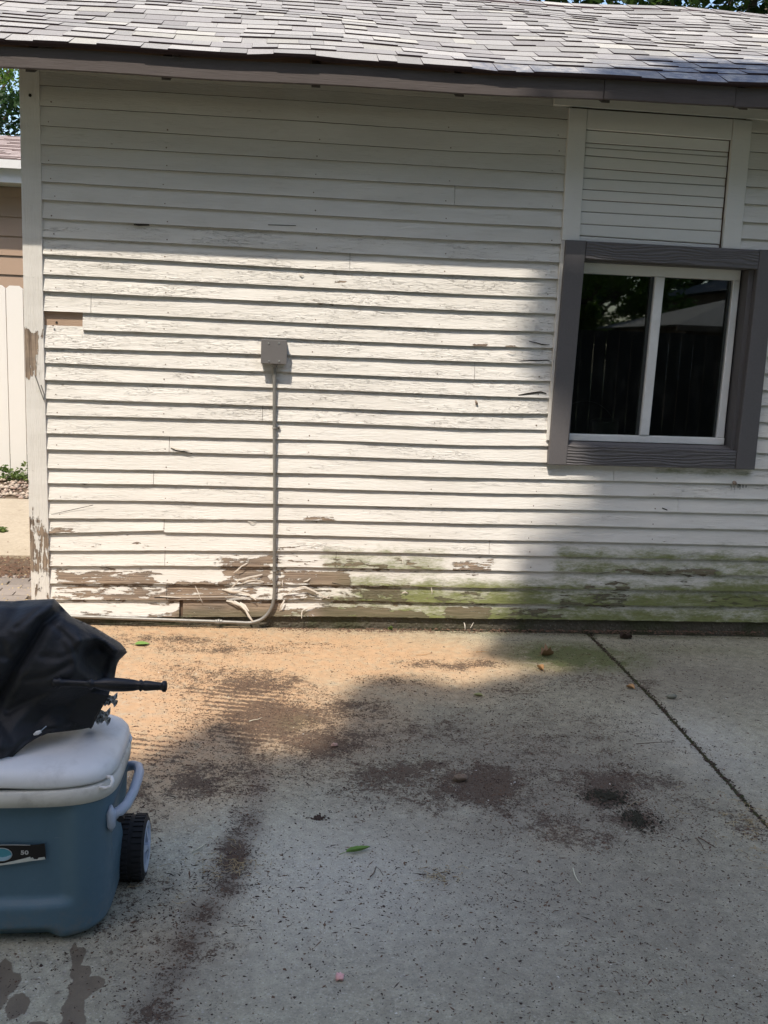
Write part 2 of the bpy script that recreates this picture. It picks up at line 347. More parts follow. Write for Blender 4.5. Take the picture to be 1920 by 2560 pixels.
def m_concrete(name, tan=False):
    n = NT(name); w = n.world((1, 1, 1))
    a = n.noise(w, 2.3, 7, .62); b = n.noise(w, 26, 6, .7); f = n.noise(w, 150, 4, .75)
    c = n.mix(a, (.275, .255, .175), (.44, .41, .30))
    c = n.mix(n.ramp(b, .3, .72), hsv(n, c, .70), hsv(n, c, 1.14))
    c = n.mix(n.ramp(f, .56, .72), c, (.62, .60, .54)); c = n.mix(n.ramp(f, .46, .34), c, (.13, .12, .10))
    peb = n.voro(w, 70); pc = n.voro(w, 70, out='Color')
    pk = n.n('SeparateColor'); n.L(pc, pk.inputs[0])
    pm = n.math('MULTIPLY', n.ramp(peb, .34, .2), n.ramp(pk.outputs[0], .78, .8))
    c = n.mix(n.math('MULTIPLY', pm, .6), c, n.mix(pk.outputs[1], (.52, .49, .43), (.20, .17, .15)))
    # stains; the clay one also paints in the warm tone of the sunlit strip
    clay_sun = n.attr('clay_sun'); dirt = n.attr('dirt'); moss = n.attr('moss'); wet = n.attr('wet'); rip = n.attr('rip'); pale = n.attr('pale'); grime = n.attr('grime')
    br = n.noise(w, 17, 7, .72, .3); br2 = n.noise(w, 60, 5, .75)
    br3 = n.noise(w, 190, 3, .8)
    brk = n.math('ADD', n.math('MULTIPLY', br, .34), n.math('ADD', n.math('MULTIPLY', br2, .38), n.math('MULTIPLY', br3, .28)))
    sx = n.n('SeparateXYZ'); n.L(n.world((1, 1, 1)), sx.inputs[0])
    wv = n.math('SINE', n.math('ADD', n.math('MULTIPLY', n.math('ADD', sx.outputs[1], n.math('MULTIPLY', sx.outputs[0], .22)), 135.), n.math('MULTIPLY', n.noise(w, 4, 3), 7.)))
    D = n.math('ADD', dirt, n.math('ADD', n.math('MULTIPLY', n.math('SUBTRACT', n.noise(w, 4.5, 5, .65), .5), 1.7), n.math('MULTIPLY', n.math('SUBTRACT', n.noise(w, 14, 5, .7), .5), 1.5)))
    D = n.math('ADD', D, n.math('MULTIPLY', n.math('MULTIPLY', wv, rip), .30))
    D = n.math('MULTIPLY', n.math('MULTIPLY', D, 1., clamp=True), n.ramp(dirt, .0, .3), clamp=True)
    gn = n.math('ADD', n.math('MULTIPLY', n.noise(w, 60, 3, .85), .55), n.math('MULTIPLY', n.noise(w, 150, 2, .85), .45))
    gn = n.math('ADD', n.math('MULTIPLY', n.math('SUBTRACT', gn, .5), 2.2), .5)
    brk = n.math('ADD', gn, n.math('MULTIPLY', D, .62))
    c = n.mix(n.math('MULTIPLY', pale, .5), c, (.55, .54, .50))
    gm = n.math('MULTIPLY', grime, n.ramp(n.math('ADD', n.noise(w, 7, 6, .7), n.math('MULTIPLY', br3, .3)), .30, .66))
    c = n.mix(gm, c, n.mix(b, (.125, .108, .085), (.255, .225, .18)))
    cm = n.math('MULTIPLY', clay_sun, n.ramp(br, .12, .6), clamp=True)
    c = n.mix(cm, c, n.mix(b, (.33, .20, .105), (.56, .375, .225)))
    dm = n.ramp(brk, .84, .95)
    c = n.mix(n.math('MULTIPLY', dm, n.ramp(br3, .25, .6, .55, .95)), c, n.mix(n.ramp(br3, .3, .7), (.028, .019, .014), (.105, .066, .045)))
    mm = n.math('MULTIPLY', moss, n.ramp(br, .25, .6), clamp=True)
    c = n.mix(mm, c, n.mix(br2, (.07, .085, .035), (.18, .19, .08)))
    wm = n.ramp(n.math('ADD', wet, n.math('MULTIPLY', n.math('SUBTRACT', br, .5), .5)), .47, .53)
    c = n.mix(wm, c, n.mix(b, (.10, .08, .058), (.20, .165, .12)))
    h = n.math('ADD', n.math('MULTIPLY', b, .6), n.math('MULTIPLY', f, .9)); h = n.math('ADD', h, n.math('MULTIPLY', dm, .5))
    ro = n.math('SUBTRACT', .88, n.math('MULTIPLY', wm, .25))
    return n.fin(c, ro, n.bump(h, .7, .004))
M['slab'] = m_concrete('stained_driveway_concrete')
def m_pad():
    n = NT('sandy_back_pad_concrete'); w = n.world((1, 1, 1)); a = n.noise(w, 3, 6, .6); b = n.noise(w, 40, 5, .7)
    c = n.mix(a, (.36, .30, .215), (.50, .43, .33)); c = n.mix(n.ramp(b, .3, .8), hsv(n, c, .82), hsv(n, c, 1.1))
    c = n.mix(n.math('MULTIPLY', n.ramp(n.noise(w, 11, 7, .75), .58, .72), .6), c, (.16, .12, .08))
    return n.fin(c, .9, n.bump(b, .5, .004))
M['pad'] = m_pad()
M['soil'] = mat_plain('brown_soil', (.12, .085, .055), .95, .4, .9, 14)
M['ground'] = mat_plain('yard_lawn', (.040, .055, .022), .95, .35, .6, 1.5)
def m_paver():
    n = NT('worn_grey_paver'); r = n.rand(); c = n.mix(r, (.19, .165, .145), (.33, .285, .25))
    c = n.mix(n.math('MULTIPLY', n.noise(n.world((1, 1, 1)), 30, 5, .7), .5), c, (.12, .095, .07)); return n.fin(c, .9, n.bump(n.noise(n.world((1, 1, 1)), 90, 4), .5, .003))
M['paver'] = m_paver()
M['crumb'] = mat_plain('dark_mulch_crumb', (.052, .034, .026), .95, .45, 0, 6)
M['crumb2'] = mat_plain('brown_mulch_crumb', (.125, .075, .05), .95, .4, 0, 6)
M['chip'] = mat_plain('pale_paint_chip', (.62, .60, .54), .8, .1, 0, 6)
M['dry'] = mat_plain('dry_grass', (.40, .31, .17), .9, .3, 0, 9)
def m_leaf(name, a, b, tr=.35):
    n = NT(name); c = n.mix(n.attr('tone'), a, b); c = n.mix(n.noise(n.coord(), 6, 3), hsv(n, c, .75), c)
    n.set(n.b.inputs['Base Color'], c); n.b.inputs['Roughness'].default_value = .55
    t = n.n('BsdfTranslucent'); n.L(hsv(n, c, 1.3, 1.1), t.inputs[0]); mx = n.n('MixShader'); mx.inputs[0].default_value = tr
    n.L(n.b.outputs[0], mx.inputs[1]); n.L(t.outputs[0], mx.inputs[2]); n.L(mx.outputs[0], n.out.inputs[0]); return n.mat
M['leaf'] = m_leaf('maple_leaves', (.03, .06, .018), (.09, .14, .035))
M['leaf_bright'] = m_leaf('locust_leaves', (.09, .18, .03), (.26, .36, .08))
M['leaf_dark'] = m_leaf('dark_shrub_leaves', (.018, .045, .016), (.05, .10, .03))
M['weed'] = m_leaf('weed_leaves', (.07, .12, .03), (.19, .25, .07))
M['bark'] = mat_plain('grey_brown_bark', (.12, .095, .075), .95, .3, .9, 12)

# ------------------------------------------------------------------ garage
garage = thing('garage', 'old white clapboard garage with peeling paint, grey shingle roof and one sliding window', 'garage', (1.6, 2, 0))
def part(mb, name, mats, parent=garage, **k): return mb.build(name, mats, parent, **k)

def rowz(i, x):
    r = ROWS[i]; xs = [p[0] for p in r]
    return float(np.interp(x, xs, [p[1] for p in r]))
def sm(d, lo, hi): return max(0., min(1., (d-lo)/(hi-lo)))
# peeled zones in pixels of the photograph: x0,x1,y0,y1, strength, softness
PEEL = [(150, 384, 1432, 1462, .62, 18), (560, 672, 1396, 1452, .60, 10), (700, 870, 1432, 1462, .55, 14), (770, 864, 1437, 1460, .68, 6),
        (140, 420, 1474, 1500, .50, 14), (425, 560, 1462, 1500, .60, 16), (560, 900, 1468, 1500, .44, 20), (880, 1010, 1468, 1502, .52, 18),
        (455, 700, 1503, 1545, .66, 8), (700, 780, 1525, 1545, .6, 10), (780, 960, 1520, 1545, .68, 8), (960, 1060, 1530, 1545, .6, 10), (1115, 1220, 1520, 1545, .62, 8),
        (145, 450, 1528, 1545, .4, 12), (1270, 1400, 1522, 1545, .45, 12), (1140, 1215, 1400, 1425, .46, 14), (960, 1050, 1400, 1420, .42, 14), (860, 960, 1405, 1420, .5, 10),
        (1110, 1230, 1478, 1502, .44, 14), (1410, 1560, 1485, 1512, .46, 14), (1460, 1560, 1452, 1470, .5, 8), (1700, 1720, 1455, 1470, .4, 8), (1590, 1790, 1422, 1436, .5, 8), (1490, 1600, 1422, 1432, .42, 10),
        (1770, 1920, 1490, 1512, .42, 14), (700, 790, 1360, 1378, .34, 16), (540, 700, 1390, 1412, .45, 10), (760, 830, 1288, 1300, .4, 8), (720, 745, 1315, 1325, .42, 6),
        (700, 740, 690, 705, .3, 8), (835, 868, 705, 715, .44, 6), (808, 838, 752, 760, .46, 4), (876, 900, 708, 714, .4, 5),
        (1180, 1215, 862, 868, .42, 5), (1262, 1300, 864, 874, .42, 5), (1232, 1246, 950, 956, .4, 4), (1376, 1396, 1260, 1268, .3, 8), (120, 140, 1385, 1400, .4, 8),
        (118, 190, 1318, 1330, .42, 10), (700, 900, 1395, 1410, .40, 14), (200, 380, 1345, 1356, .30, 14), (330, 380, 1352, 1364, .34, 8), (540, 620, 1380, 1395, .3, 10)]
ALG = [(820, 1100, 1385, 1420, .55, 60), (900, 1920, 1468, 1512, .78, 70), (1000, 1920, 1515, 1550, .75, 50), (1400, 1920, 1380, 1440, .6, 60), (850, 1110, 1440, 1470, .5, 40), (820, 1160, 1500, 1545, .7, 60),
       (1780, 1920, 1440, 1480, .75, 30), (1780, 1920, 1485, 1515, 1.0, 30), (1640, 1870, 1168, 1185, .6, 14), (770, 900, 1470, 1500, .35, 40), (1500, 1660, 1450, 1480, .5, 40), (455, 760, 1530, 1548, .55, 30)]
def conv(lst):
    out = []
    for x0, x1, y0, y1, a, s in lst:
        p, q = W(x0, y0), W(x1, y1); out.append((p[0], q[0], q[2], p[2], a, s*.0032+.012))
    return out
PEEL, ALG = conv(PEEL), conv(ALG)
ALG = [(a, b, c, d, e, f*.5) for a, b, c, d, e, f in ALG]
def field(lst, x, z):
    v = 0.; x0_, z0_ = x, z
    if lst is PEEL:
        x += .045*noise.noise((x0_*6, z0_*14, 3))+.02*noise.noise((x0_*19, z0_*30, 1)); z += .016*noise.noise((x0_*7, z0_*9, 8))+.010*noise.noise((x0_*23, z0_*20, 5))
    for x0, x1, z0, z1, a, s in lst:
        if x < x0-s or x > x1+s or z < z0-s or z > z1+s: continue
        dx = max(x0-x, 0, x-x1); dz = max(z0-z, 0, z-z1)
        v = max(v, a*(1-min(1, math.hypot(dx, dz)/s))) if s > 0 else v
    return v
RB = W(1920, 1554)[0]+1.6
def board(i, xa, xb, ztop=None, t=.0225, dz=0., tilt=0., name='clapboard', extra=0., step=.02, y0=0.):
    """one clapboard: bottom edge follows the measured line, top tucked under the board above"""
    n = max(2, int((xb-xa)/step)+1); xs = np.linspace(xa, xb, n); K = 6
    pts = []; bare = []; alg = []; chk = []
    low = sm(i, 24, 30); ph = i*3.7
    for k in range(-1, K+3):
        row = []; 
        for x in xs:
            zb = rowz(i, x)+dz+tilt*(x-xa)/(xb-xa)
            zt = (rowz(i-1, x) if i > 0 else zb+.09) + .018 if ztop is None else ztop
            wob = .0016*noise.noise((x*2.1+ph, i*1.3, 0)) + .0009*noise.noise((x*11, ph, 1))
            zb2 = zb + .0012*noise.noise((x*23, ph, 5)) + low*.003*noise.noise((x*31, ph, 8))
            tt = t + .0025*noise.noise((x*1.7, ph, 3))
            v = min(max(k, 0), K)/K
            z = zb2 + (zt-zb2)*v; y = y0-(tt*(1-v)+.004*v)+wob*(1-v)
            if k == -1: y = y0-.001; z = zb2+.001
            if k == K+1: y = y0-.001
            if k == K+2: z = zb2+.001; y = y0-.0008
            row.append((x, y, z))
            b = field(PEEL, x, z); e = min(x-xa, xb-x)
            b = max(b, .26 if (e < .02 and low > .3) else 0)
            b = max(b, .10+low*.13-.13*v*low) + extra
            b += .07*low*noise.noise((x*3, i*2.2, 7)) + .05*noise.noise((x*1.3, i*5.1, 2)) + (.10 if (k <= 1 and noise.noise((x*4.1, i*9.1, 4)) > .15) else 0)
            if k in (-1, K+2): b = .62  # underside set bare as well, to darken the shadow line
            bare.append(b); alg.append(field(ALG, x, z)*(.62+.75*(1-v))); chk.append(.06 + .12*noise.noise((x*.9, i*.77, 9)) - (.14 if i < 9 else 0)+(.1 if 9 <= i <= 19 else 0))
        pts.append(row)
    mb = MB(); mb.grid(pts, 0, bare=bare, algae=alg, check=chk)
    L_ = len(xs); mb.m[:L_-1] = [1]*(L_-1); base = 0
    for c in (0, L_-1):                                        # board ends
        loop = [k*L_+c for k in range(K+3)]; mb.f.append(tuple(loop if c == 0 else loop[::-1])); mb.m.append(0)
    return part(mb, name, [M['siding'], M['butt']])

CL = -1.262                                                      # siding starts under the corner board's edge
JOINT = {13: [W(229, 770)[0]], 21: [W(424, 1105)[0]], 23: [W(385, 1190)[0]], 26: [W(411, 1315)[0]], 28: [W(413, 1400)[0], W(840, 1390)[0]], 30: [W(417, 1480)[0]],
         31: [W(452, 1520)[0]], 16: [1.06], 19: [-.1], 24: [2.3], 10: [.35], 27: [1.2], 22: [1.9], 6: [.9]}
for i in range(32):
    spans = []
    if i == 0: ends = [(CL, 1.512)]
    elif i <= 21: ends = [(CL, 1.512), (2.49 if i < 8 else 2.70, RB)]
    else: ends = [(CL, RB)]
    for a, b in ends:
        cuts = [j for j in JOINT.get(i, []) if a < j < b]
        ps = [a]+cuts+[b]; spans += list(zip(ps[:-1], ps[1:]))
    for a, b in spans:
        g = .0012; xa, xb = a+g, b-g; kw = {}
        if i == 14 and a < 0: xa = W(208, 800)[0]
        if i == 21 and a < W(400, 1105)[0]: kw['dz'] = -.001
        if i == 26 and a < -.9: kw['tilt'] = 0.008; kw['dz'] = .001
        if i == 31 and a < -.9: xb -= .006; kw['dz'] = .004
        if i == 31 and -.7 < a < 0: xa += .012; kw['dz'] = .002
        if i == 8 and a > 2.6: xa = 2.49
        if i == 0: kw['t'] = .012; kw['ztop'] = 2.955
        if i == 17 and a < 0 and b > 1: pass
        board(i, xa, xb, **kw)
# the short piece of old wood where a clapboard was cut away
p0, p1 = W(114, 781), W(209, 823)
mb = MB(); mb.box(CL+.006, p1[0]-.002, -.0035, -.0005, p1[2]-.001, p0[2]+.03); wood_patch = part(mb, 'bare_wood_patch', M['oldwood']); wood_patch['label'] = 'bare brown wood where a piece of clapboard is missing'
mb = MB(); c = W(142, 806); mb.tube([(c[0], -.0035, c[2]), (c[0], -.0065, c[2])], .006, 8); part(mb, 'nail_hole', M['dark'])
# nails
mb = MB()
for i in range(2, 31):
    for xb_ in (-1.19, -.62, .16, .86, 1.44, 2.15, 2.86):
        if i <= 21 and 1.48 < xb_ < 2.72: continue
        x = xb_+random.uniform(-.015, .015); z = rowz(i, x)+random.uniform(.014, .024)
        if random.random() < .12: continue
        y = -.0198; mb.tube([(x, y+.004, z), (x, y-.0008, z)], random.uniform(.0028, .0042), 7)
part(mb, 'nail_heads', M['nail'])['kind'] = 'stuff'
# sheathing behind the siding, the other walls
mb = MB()
mb.box(-1.335, 1.55, .0005, .02, .03, 3.0); mb.box(2.68, 4.7, .0005, .02, .0, 3.0); mb.box(1.55, 2.68, .0005, .02, 2.15, 3.0); mb.box(1.55, 2.68, .0005, .02, .0, 1.06)
part(mb, 'wall_sheathing', M['rawwood'])
mb = MB(); mb.box(-1.335, -1.30, .021, 3.9, .0, 2.98); part(mb, 'side_wall', M['white'])
mb = MB(); mb.box(4.66, 4.70, .021, 3.9, -.03, 2.98); part(mb, 'side_wall', M['white'])
mb = MB(); mb.box(-1.299, 4.659, 3.86, 3.9, -.03, 2.98); part(mb, 'back_wall', M['dark'])
for x in (-1.32, 4.68):
    mb = MB(); s_ = .02; mb.add([(x-s_, -.02, 2.985), (x-s_, 3.92, 2.985), (x-s_, 1.95, 3.96), (x+s_, -.02, 2.985), (x+s_, 3.92, 2.985), (x+s_, 1.95, 3.96)], [(0, 1, 2), (3, 5, 4), (0, 3, 4, 1), (1, 4, 5, 2), (2, 5, 3, 0)]); part(mb, 'gable', M['white'])
mb = MB(); mb.box(-1.29, 4.65, .3, 3.85, -.045, -.035); part(mb, 'floor', M['dark'])

# corner board with its peeling places
def vboard(name, xl, xr, z0, z1, y0, t, mat, peel=(), horiz=0., side=None, nx=7, base=.05):
    """front face grid so the paint mask follows; xl,xr functions of z"""
    mb = MB(); nz = max(2, int((z1(0)-z0)/.02)) if callable(z1) else max(2, int((z1-z0)/.02))
    pts = []; bare = []; zt = z1
    for j in range(nz+1):
        z = z0+(zt-z0)*j/nz; row = []
        for k in range(nx+1):
            u = k/nx; x = xl(z)+(xr(z)-xl(z))*u; row.append((x, y0-t, z)); bare.append(base+field(peel, x, z)+.05*noise.noise((x*20, z*2, 3)))
        row = [(row[0][0], y0, z), (row[0][0]-.0, y0-t+.002, z)] + [(row[0][0]+.002, y0-t, z)] + row[1:-1] + [(row[-1][0]-.002, y0-t, z), (row[-1][0], y0-t+.002, z), (row[-1][0], y0, z)]
        b = bare[-(nx+1):]; bare = bare[:-(nx+1)] + [b[0], b[0]] + b + [b[-1], b[-1]]
        pts.append(row)
    mb.grid(pts, 0, bare=bare); L_ = len(pts[0])
    mb.f += [tuple(range(L_))[::-1], tuple(range(nz*L_, (nz+1)*L_))]; mb.m += [0, 0]
    return part(mb, name, mat)
CP = conv([(66, 90, 838, 935, .60, 14), (70, 110, 828, 850, .4, 10), (76, 98, 1300, 1420, .50, 22), (90, 128, 1340, 1430, .40, 18), (74, 86, 1150, 1300, .34, 8), (80, 130, 1430, 1500, .30, 20), (118, 130, 1310, 1400, .45, 8), (60, 75, 300, 700, .22, 5)])
CP = [(a-.012, b, c_, d, e, f_) for a, b, c_, d, e, f_ in CP]
vboard('corner_board', lambda z: -1.338-.004*math.sin(z*1.1), lambda z: -1.2425+.002*math.sin(z*3), .02, 2.93, -.0005, .027, M['trimv'], CP)
mb = MB(); c = W(79, 242); mb.tube([(c[0], -.0276, c[2]), (c[0], -.032, c[2])], .008, 8); part(mb, 'nail_hole', M['dark'])
hook = MB(); hp = [W(92, 938), W(102, 968), W(113, 999), W(114, 985), W(106, 962)]
hook.tube([(a, -.031, c_) for a, _, c_ in hp], .0026, 6); part(hook, 'wire_hook', M['boxpaint'])

# frieze board to the right, white trims round the closed upper opening
def quad_board(name, TL, TR, BR, BL, y, t, mat, b=.003, **k):
    mb = MB(); mb.cham([(TL[0], y-t, TL[1]), (TR[0], y-t, TR[1]), (BR[0], y-t, BR[1]), (BL[0], y-t, BL[1]), t], b)
    if 'horiz' in k: mb.at['horiz'] = {i: k['horiz'] for i in range(len(mb.v))}
    return part(mb, name, mat, k.get('parent', garage))
quad_board('frieze_board', (1.405, 2.948), (4.6, 2.950), (4.6, 2.888), (1.405, 2.896), -.016, .014, M['white'])
quad_board('trim_board', (1.490, 2.887), (1.590, 2.887), (1.597, 2.206), (1.497, 2.206), -.012, .022, M['white'])
quad_board('trim_board', (1.497, 2.2035), (1.56, 2.2035), (1.555, 1.113), (1.489, 1.113), -.012, .020, M['trimv'])
quad_board('trim_board', (2.407, 2.887), (2.515, 2.884), (2.515, 2.206), (2.411, 2.206), -.012, .022, M['white'])
quad_board('trim_board', (1.5925, 2.887), (2.4045, 2.887), (2.4045, 2.780), (1.5925, 2.787), -.012, .019, M['white'])
pz = [(2.786, 2.779), (2.721, 2.719), (2.697, 2.694), (2.656, 2.645), (2.592, 2.583), (2.538, 2.540), (2.480, 2.478), (2.426, 2.426), (2.363, 2.365), (2.298, 2.299), (2.237, 2.228), (2.206, 2.206)]
for k in range(len(pz)-1):
    (a, b), (c, d) = pz[k], pz[k+1]; g = .0016
    yy = -.006 + (0.004 if k % 3 == 1 else 0)
    quad_board('panel_board', (1.5985, a-g), (2.4035, b-g), (2.4035, d+g), (1.5985, c+g), yy, .006, M['white'], b=.0035)
mb = MB(); mb.box(1.55, 2.45, -.0025, -.0005, 2.206, 2.80); part(mb, 'panel_backing', M['rawwood'])

# ------------------------------------------------------------------ window
win = MB(); YF = .062; YB = .10
def wq(mb, x0, x1, z0, z1, y0, y1): mb.box(x0, x1, y0, y1, z0, z1)
wl, wr, wt, wb_ = 1.628, 2.580, 2.112, 1.107
f = MB()
f.cham([(wl, YF, wt), (wr, YF, wt), (wr, YF, 2.046), (wl, YF, 2.046), .05], .004)
f.cham([(wl, YF, 1.146), (wr, YF, 1.148), (wr, YF, wb_), (wl, YF, wb_), .05], .004)
f.cham([(2.540, YF+.001, 2.0455), (wr, YF+.001, 2.0455), (wr-.004, YF+.001, 1.1485), (2.530, YF+.001, 1.1485), .048], .004)
f.cham([(wl-.03, YF+.001, 2.0455), (1.650, YF+.001, 2.0455), (1.646, YF+.001, 1.1485), (wl-.03, YF+.001, 1.1485), .048], .004)
window = part(f, 'window', M['vinyl'])
st = MB(); st.cham([(2.079, YF-.004, 2.0450), (2.134, YF-.004, 2.0450), (2.120, YF-.004, 1.149), (2.064, YF-.004, 1.149), .045], .005)
part(st, 'meeting_stile', M['vinyl'], window)
for nm, pts in (('pane', [(1.648, 2.046), (2.068, 2.046), (2.054, 1.146), (1.645, 1.147)]), ('pane', [(2.130, 2.046), (2.542, 2.046), (2.533, 1.147), (2.116, 1.147)])):
    mb = MB(); q = [(a, YB-.002, c) for a, c in pts]; mb.hexa([q[3], q[2], (q[2][0], YB+.002, q[2][2]), (q[3][0], YB+.002, q[3][2]), q[0], q[1], (q[1][0], YB+.002, q[1][2]), (q[0][0], YB+.002, q[0][2])])
    part(mb, nm, M['glass'], window)
for (a, c), (b, d) in (((2.064, 2.045), (2.050, 1.149)), ((2.529, 2.045), (2.520, 1.149)), ((2.072, 2.045), (2.058, 1.149))):
    mb = MB(); w_ = .006; mb.hexa([(b, YB-.022, d), (b+w_, YB-.022, d), (b+w_, YB-.003, d), (b, YB-.003, d), (a, YB-.022, c), (a+w_, YB-.022, c), (a+w_, YB-.003, c), (a, YB-.003, c)]); part(mb, 'glazing_strip', M['gasket'], window)
CT = .042; CY = -.012                                             # grey casing, four boards nailed round the opening
def casing(TL, TR, BR, BL, hz, y=CY, t=CT):
    return quad_board('casing_board', TL, TR, BR, BL, y, t, M['casing'], .0035, horiz=hz, parent=window)
casing((1.517, 2.205), (1.630, 2.207), (1.607, .979), (1.501, .979), 0.)
casing((2.622, 2.209), (2.722, 2.210), (2.724, .982), (2.607, .981), 0.)
casing((1.632, 2.205), (2.6205, 2.207), (2.6205, 2.102), (1.630, 2.111), 1., t=CT-.003)
casing((1.609, 1.092), (2.6055, 1.086), (2.6055, .981), (1.608, .980), 1., t=CT-.003)
for nm, bx in (('jamb', (2.590, 2.618, -.0115, .12, 1.09, 2.10)), ('jamb', (1.60, 1.626, -.0115, .12, 1.09, 2.10)), ('jamb', (1.626, 2.59, -.0115, .058, 2.102, 2.125))):
    mb = MB(); mb.box(*bx); part(mb, nm, M['casing'], window)
mb = MB(); mb.hexa([(1.61, -.012, 1.088), (2.60, -.012, 1.083), (2.60, .06, 1.083), (1.61, .06, 1.088), (1.61, -.012, 1.094), (2.60, -.012, 1.090), (2.60, .06, 1.105), (1.61, .06, 1.105)]); part(mb, 'sill', M['casing'], window)
# things seen faintly behind the left pane
jar = MB(); jar.tube([(1.93, .30, 1.10), (1.93, .30, 1.12), (1.93, .30, 1.21), (1.93, .30, 1.225)], [.07, .085, .085, .05], 16)
tag(jar.build('glass_jar', mat_plain('cloudy_jar', (.25, .25, .22), .3), None), 'cloudy round jar standing on the sill inside the left window pane', 'jar')
mb = MB(); mb.box(1.6, 2.6, .125, .42, 1.075, 1.098); part(mb, 'inner_shelf', M['rawwood'])
wire = MB(); wire.tube([(1.78+.20*math.cos(a), .22+.04*math.sin(a*2), 1.16+.17*math.sin(a)) for a in np.linspace(.2, 3.0, 14)]+[(1.60, .25, 1.10)], .0022, 5)
tag(wire.build('wire', M['steel']), 'thin bent wire looping up inside the left window pane', 'wire')

# ------------------------------------------------------------------ foundation
def found():
    mb = MB(); xs = np.linspace(-1.33, RB, 120); P = []
    for v in range(5):
        P.append([(x, -.004+.006*noise.noise((x*9, v*3, 2))+(.003*v if v < 2 else 0), gz(x)-.03+(.1+.0)*v/4+(.0 if v < 4 else rowz(31, x)-gz(x)-.07+.002)) for x in xs])
    P.append([(x, .02, P[-1][k][2]) for k, x in enumerate(xs)])
    return part(mb.grid(P), 'foundation', M['found'])
found()

# ------------------------------------------------------------------ roof
EX = [-1.9, -1.31, .456, 1.40, 2.39, 5.2]; EZ = [2.916, 2.921, 2.935, 2.955, 2.976, 3.03]
PA = R(24.9); YO = -.42
def ev(x):
    return float(np.interp(x, EX, EZ)) + .0035*math.sin(x*5.1)+.003*math.sin(x*2.3+1)
def roof(x, s, h=0.):
    """point on the roof: s metres up from the eave, h above the deck"""
    lift = .020*math.exp(-((x-.03)/.10)**2)*math.exp(-s/.13)
    dip = -.012*math.exp(-((s-.24)/.09)**2)*math.exp(-((x-.2)/.9)**2) + .006*math.sin(x*3.1+s*2)+.005*math.sin(s*7+x)
    hh = h+lift+dip*min(1, s/.2)
    droop = -.010*max(0, (.06-s)/.06)*(1 if x > 1.0 else .3)
    return (x, YO+s*math.cos(PA)-hh*math.sin(PA), ev(x)+s*math.sin(PA)+hh*math.cos(PA)+droop)
RX0, RX1 = -1.78, 5.0; EXPO = .1425; RS = (1.95-YO)/math.cos(PA)
mb = MB(); xs = np.linspace(RX0+.01, RX1-.01, 70); ss = [0.012]+list(np.linspace(.12, RS, 14))
mb.grid([[roof(x, s, -.001-.0*k) for x in xs] for k, s in enumerate(ss)], 0)
mb.grid([[roof(x, s, -.018) for x in xs] for s in ss][::-1], 1)
mb.grid([[roof(x, .012, -.018) for x in xs], [roof(x, .012, -.001) for x in xs]][::-1], 0)
part(mb, 'roof_deck', [M['shingle_edge'], M['rawwood']])
mb = MB(); A, B = roof(RX0, RS), roof(RX1, RS)
mb.hexa([(RX0, 1.95, A[2]-.03), (RX1, 1.95, B[2]-.03), (RX1, 4.25, B[2]-1.09), (RX0, 4.25, A[2]-1.09), (RX0, 1.95, A[2]), (RX1, 1.95, B[2]), (RX1, 4.25, B[2]-1.06), (RX0, 4.25, A[2]-1.06)])
part(mb, 'rear_roof', M['shingle'])
tabs = []
nc = int(RS/EXPO)+1
for k in range(nc):
    x = RX0 + rng.uniform(-.2, 0); s0 = k*EXPO - (.012 if k == 0 else 0); hi = False
    while x < RX1:
        w = rng.choice([.09, .125, .16, .20, .24, .30], p=[.12, .2, .24, .22, .14, .08]); hi = not hi if rng.random() < .85 else hi
        tabs.append((max(x, RX0), min(x+w-.0015, RX1), s0 + rng.uniform(-.002, .002), k, .0095 if hi else .0045, rng.random())); x += w
tabs = [t for t in tabs if t[1]-t[0] > .02]
campos = Vector((0, -CD, CH))
def tab_mesh(mb, t):
    x0, x1, s0, k, th, tone = t; s1 = min(s0+EXPO+.03, RS); base = .0035*(k % 2)*0
    nx = 2 if x1-x0 < .2 else 3; xs = np.linspace(x0, x1, nx)
    top = [[roof(x, s, (base+.004+th) if s == s0 else .005) for x in xs] for s in (s0, s1)]
    # butt edge, dark cut face
    low = [roof(x, s0+.001, .0005) for x in xs]
    tn = .5*tone+.0; mo = field([(2.0, 2.9, 0, .12, .9, .5), (.95, 1.6, 0, .05, .8, .15), (1.6, 2.0, .0, .05, .55, .25), (2.2, 3.2, .12, .4, .8, .35)], (x0+x1)/2, s0)
    mb.grid(top[::-1] if False else top, 0, tone=tone, mold=mo)  # mold carries the painted tree shade
    mb.grid([low, top[0]], 1, tone=tone, mold=0)
    mb.add([low[0], roof(x0, s1, .0005), top[1][0], top[0][0]], [(0, 3, 2, 1)], 1, tone=tone, mold=0)
    mb.add([low[-1], roof(x1, s1, .0005), top[1][-1], top[0][-1]], [(0, 1, 2, 3)], 1, tone=tone, mold=0)
def vis_size(t):
    c = Vector(roof((t[0]+t[1])/2, t[2])); d = c-campos
    f_ = d.dot(fwd); u = d.dot(r2)/f_*2400+960; v = 1280-d.dot(u2)/f_*2400
    if u < -60 or u > 1990 or v < -30: return 0
    return (t[1]-t[0])*EXPO/ d.length**2 * (1/d.length)
order = sorted(tabs, key=vis_size, reverse=True)
near = order[:285]; rest = [t for t in tabs if t not in near]
for t in near:
    mb = MB(); tab_mesh(mb, t); part(mb, 'shingle', [M['shingle'], M['shingle_edge']])
mb = MB()
for t in rest: tab_mesh(mb, t)
part(mb, 'shingle_courses', [M['shingle'], M['shingle_edge']])['kind'] = 'stuff'
x = RX0; j = 0
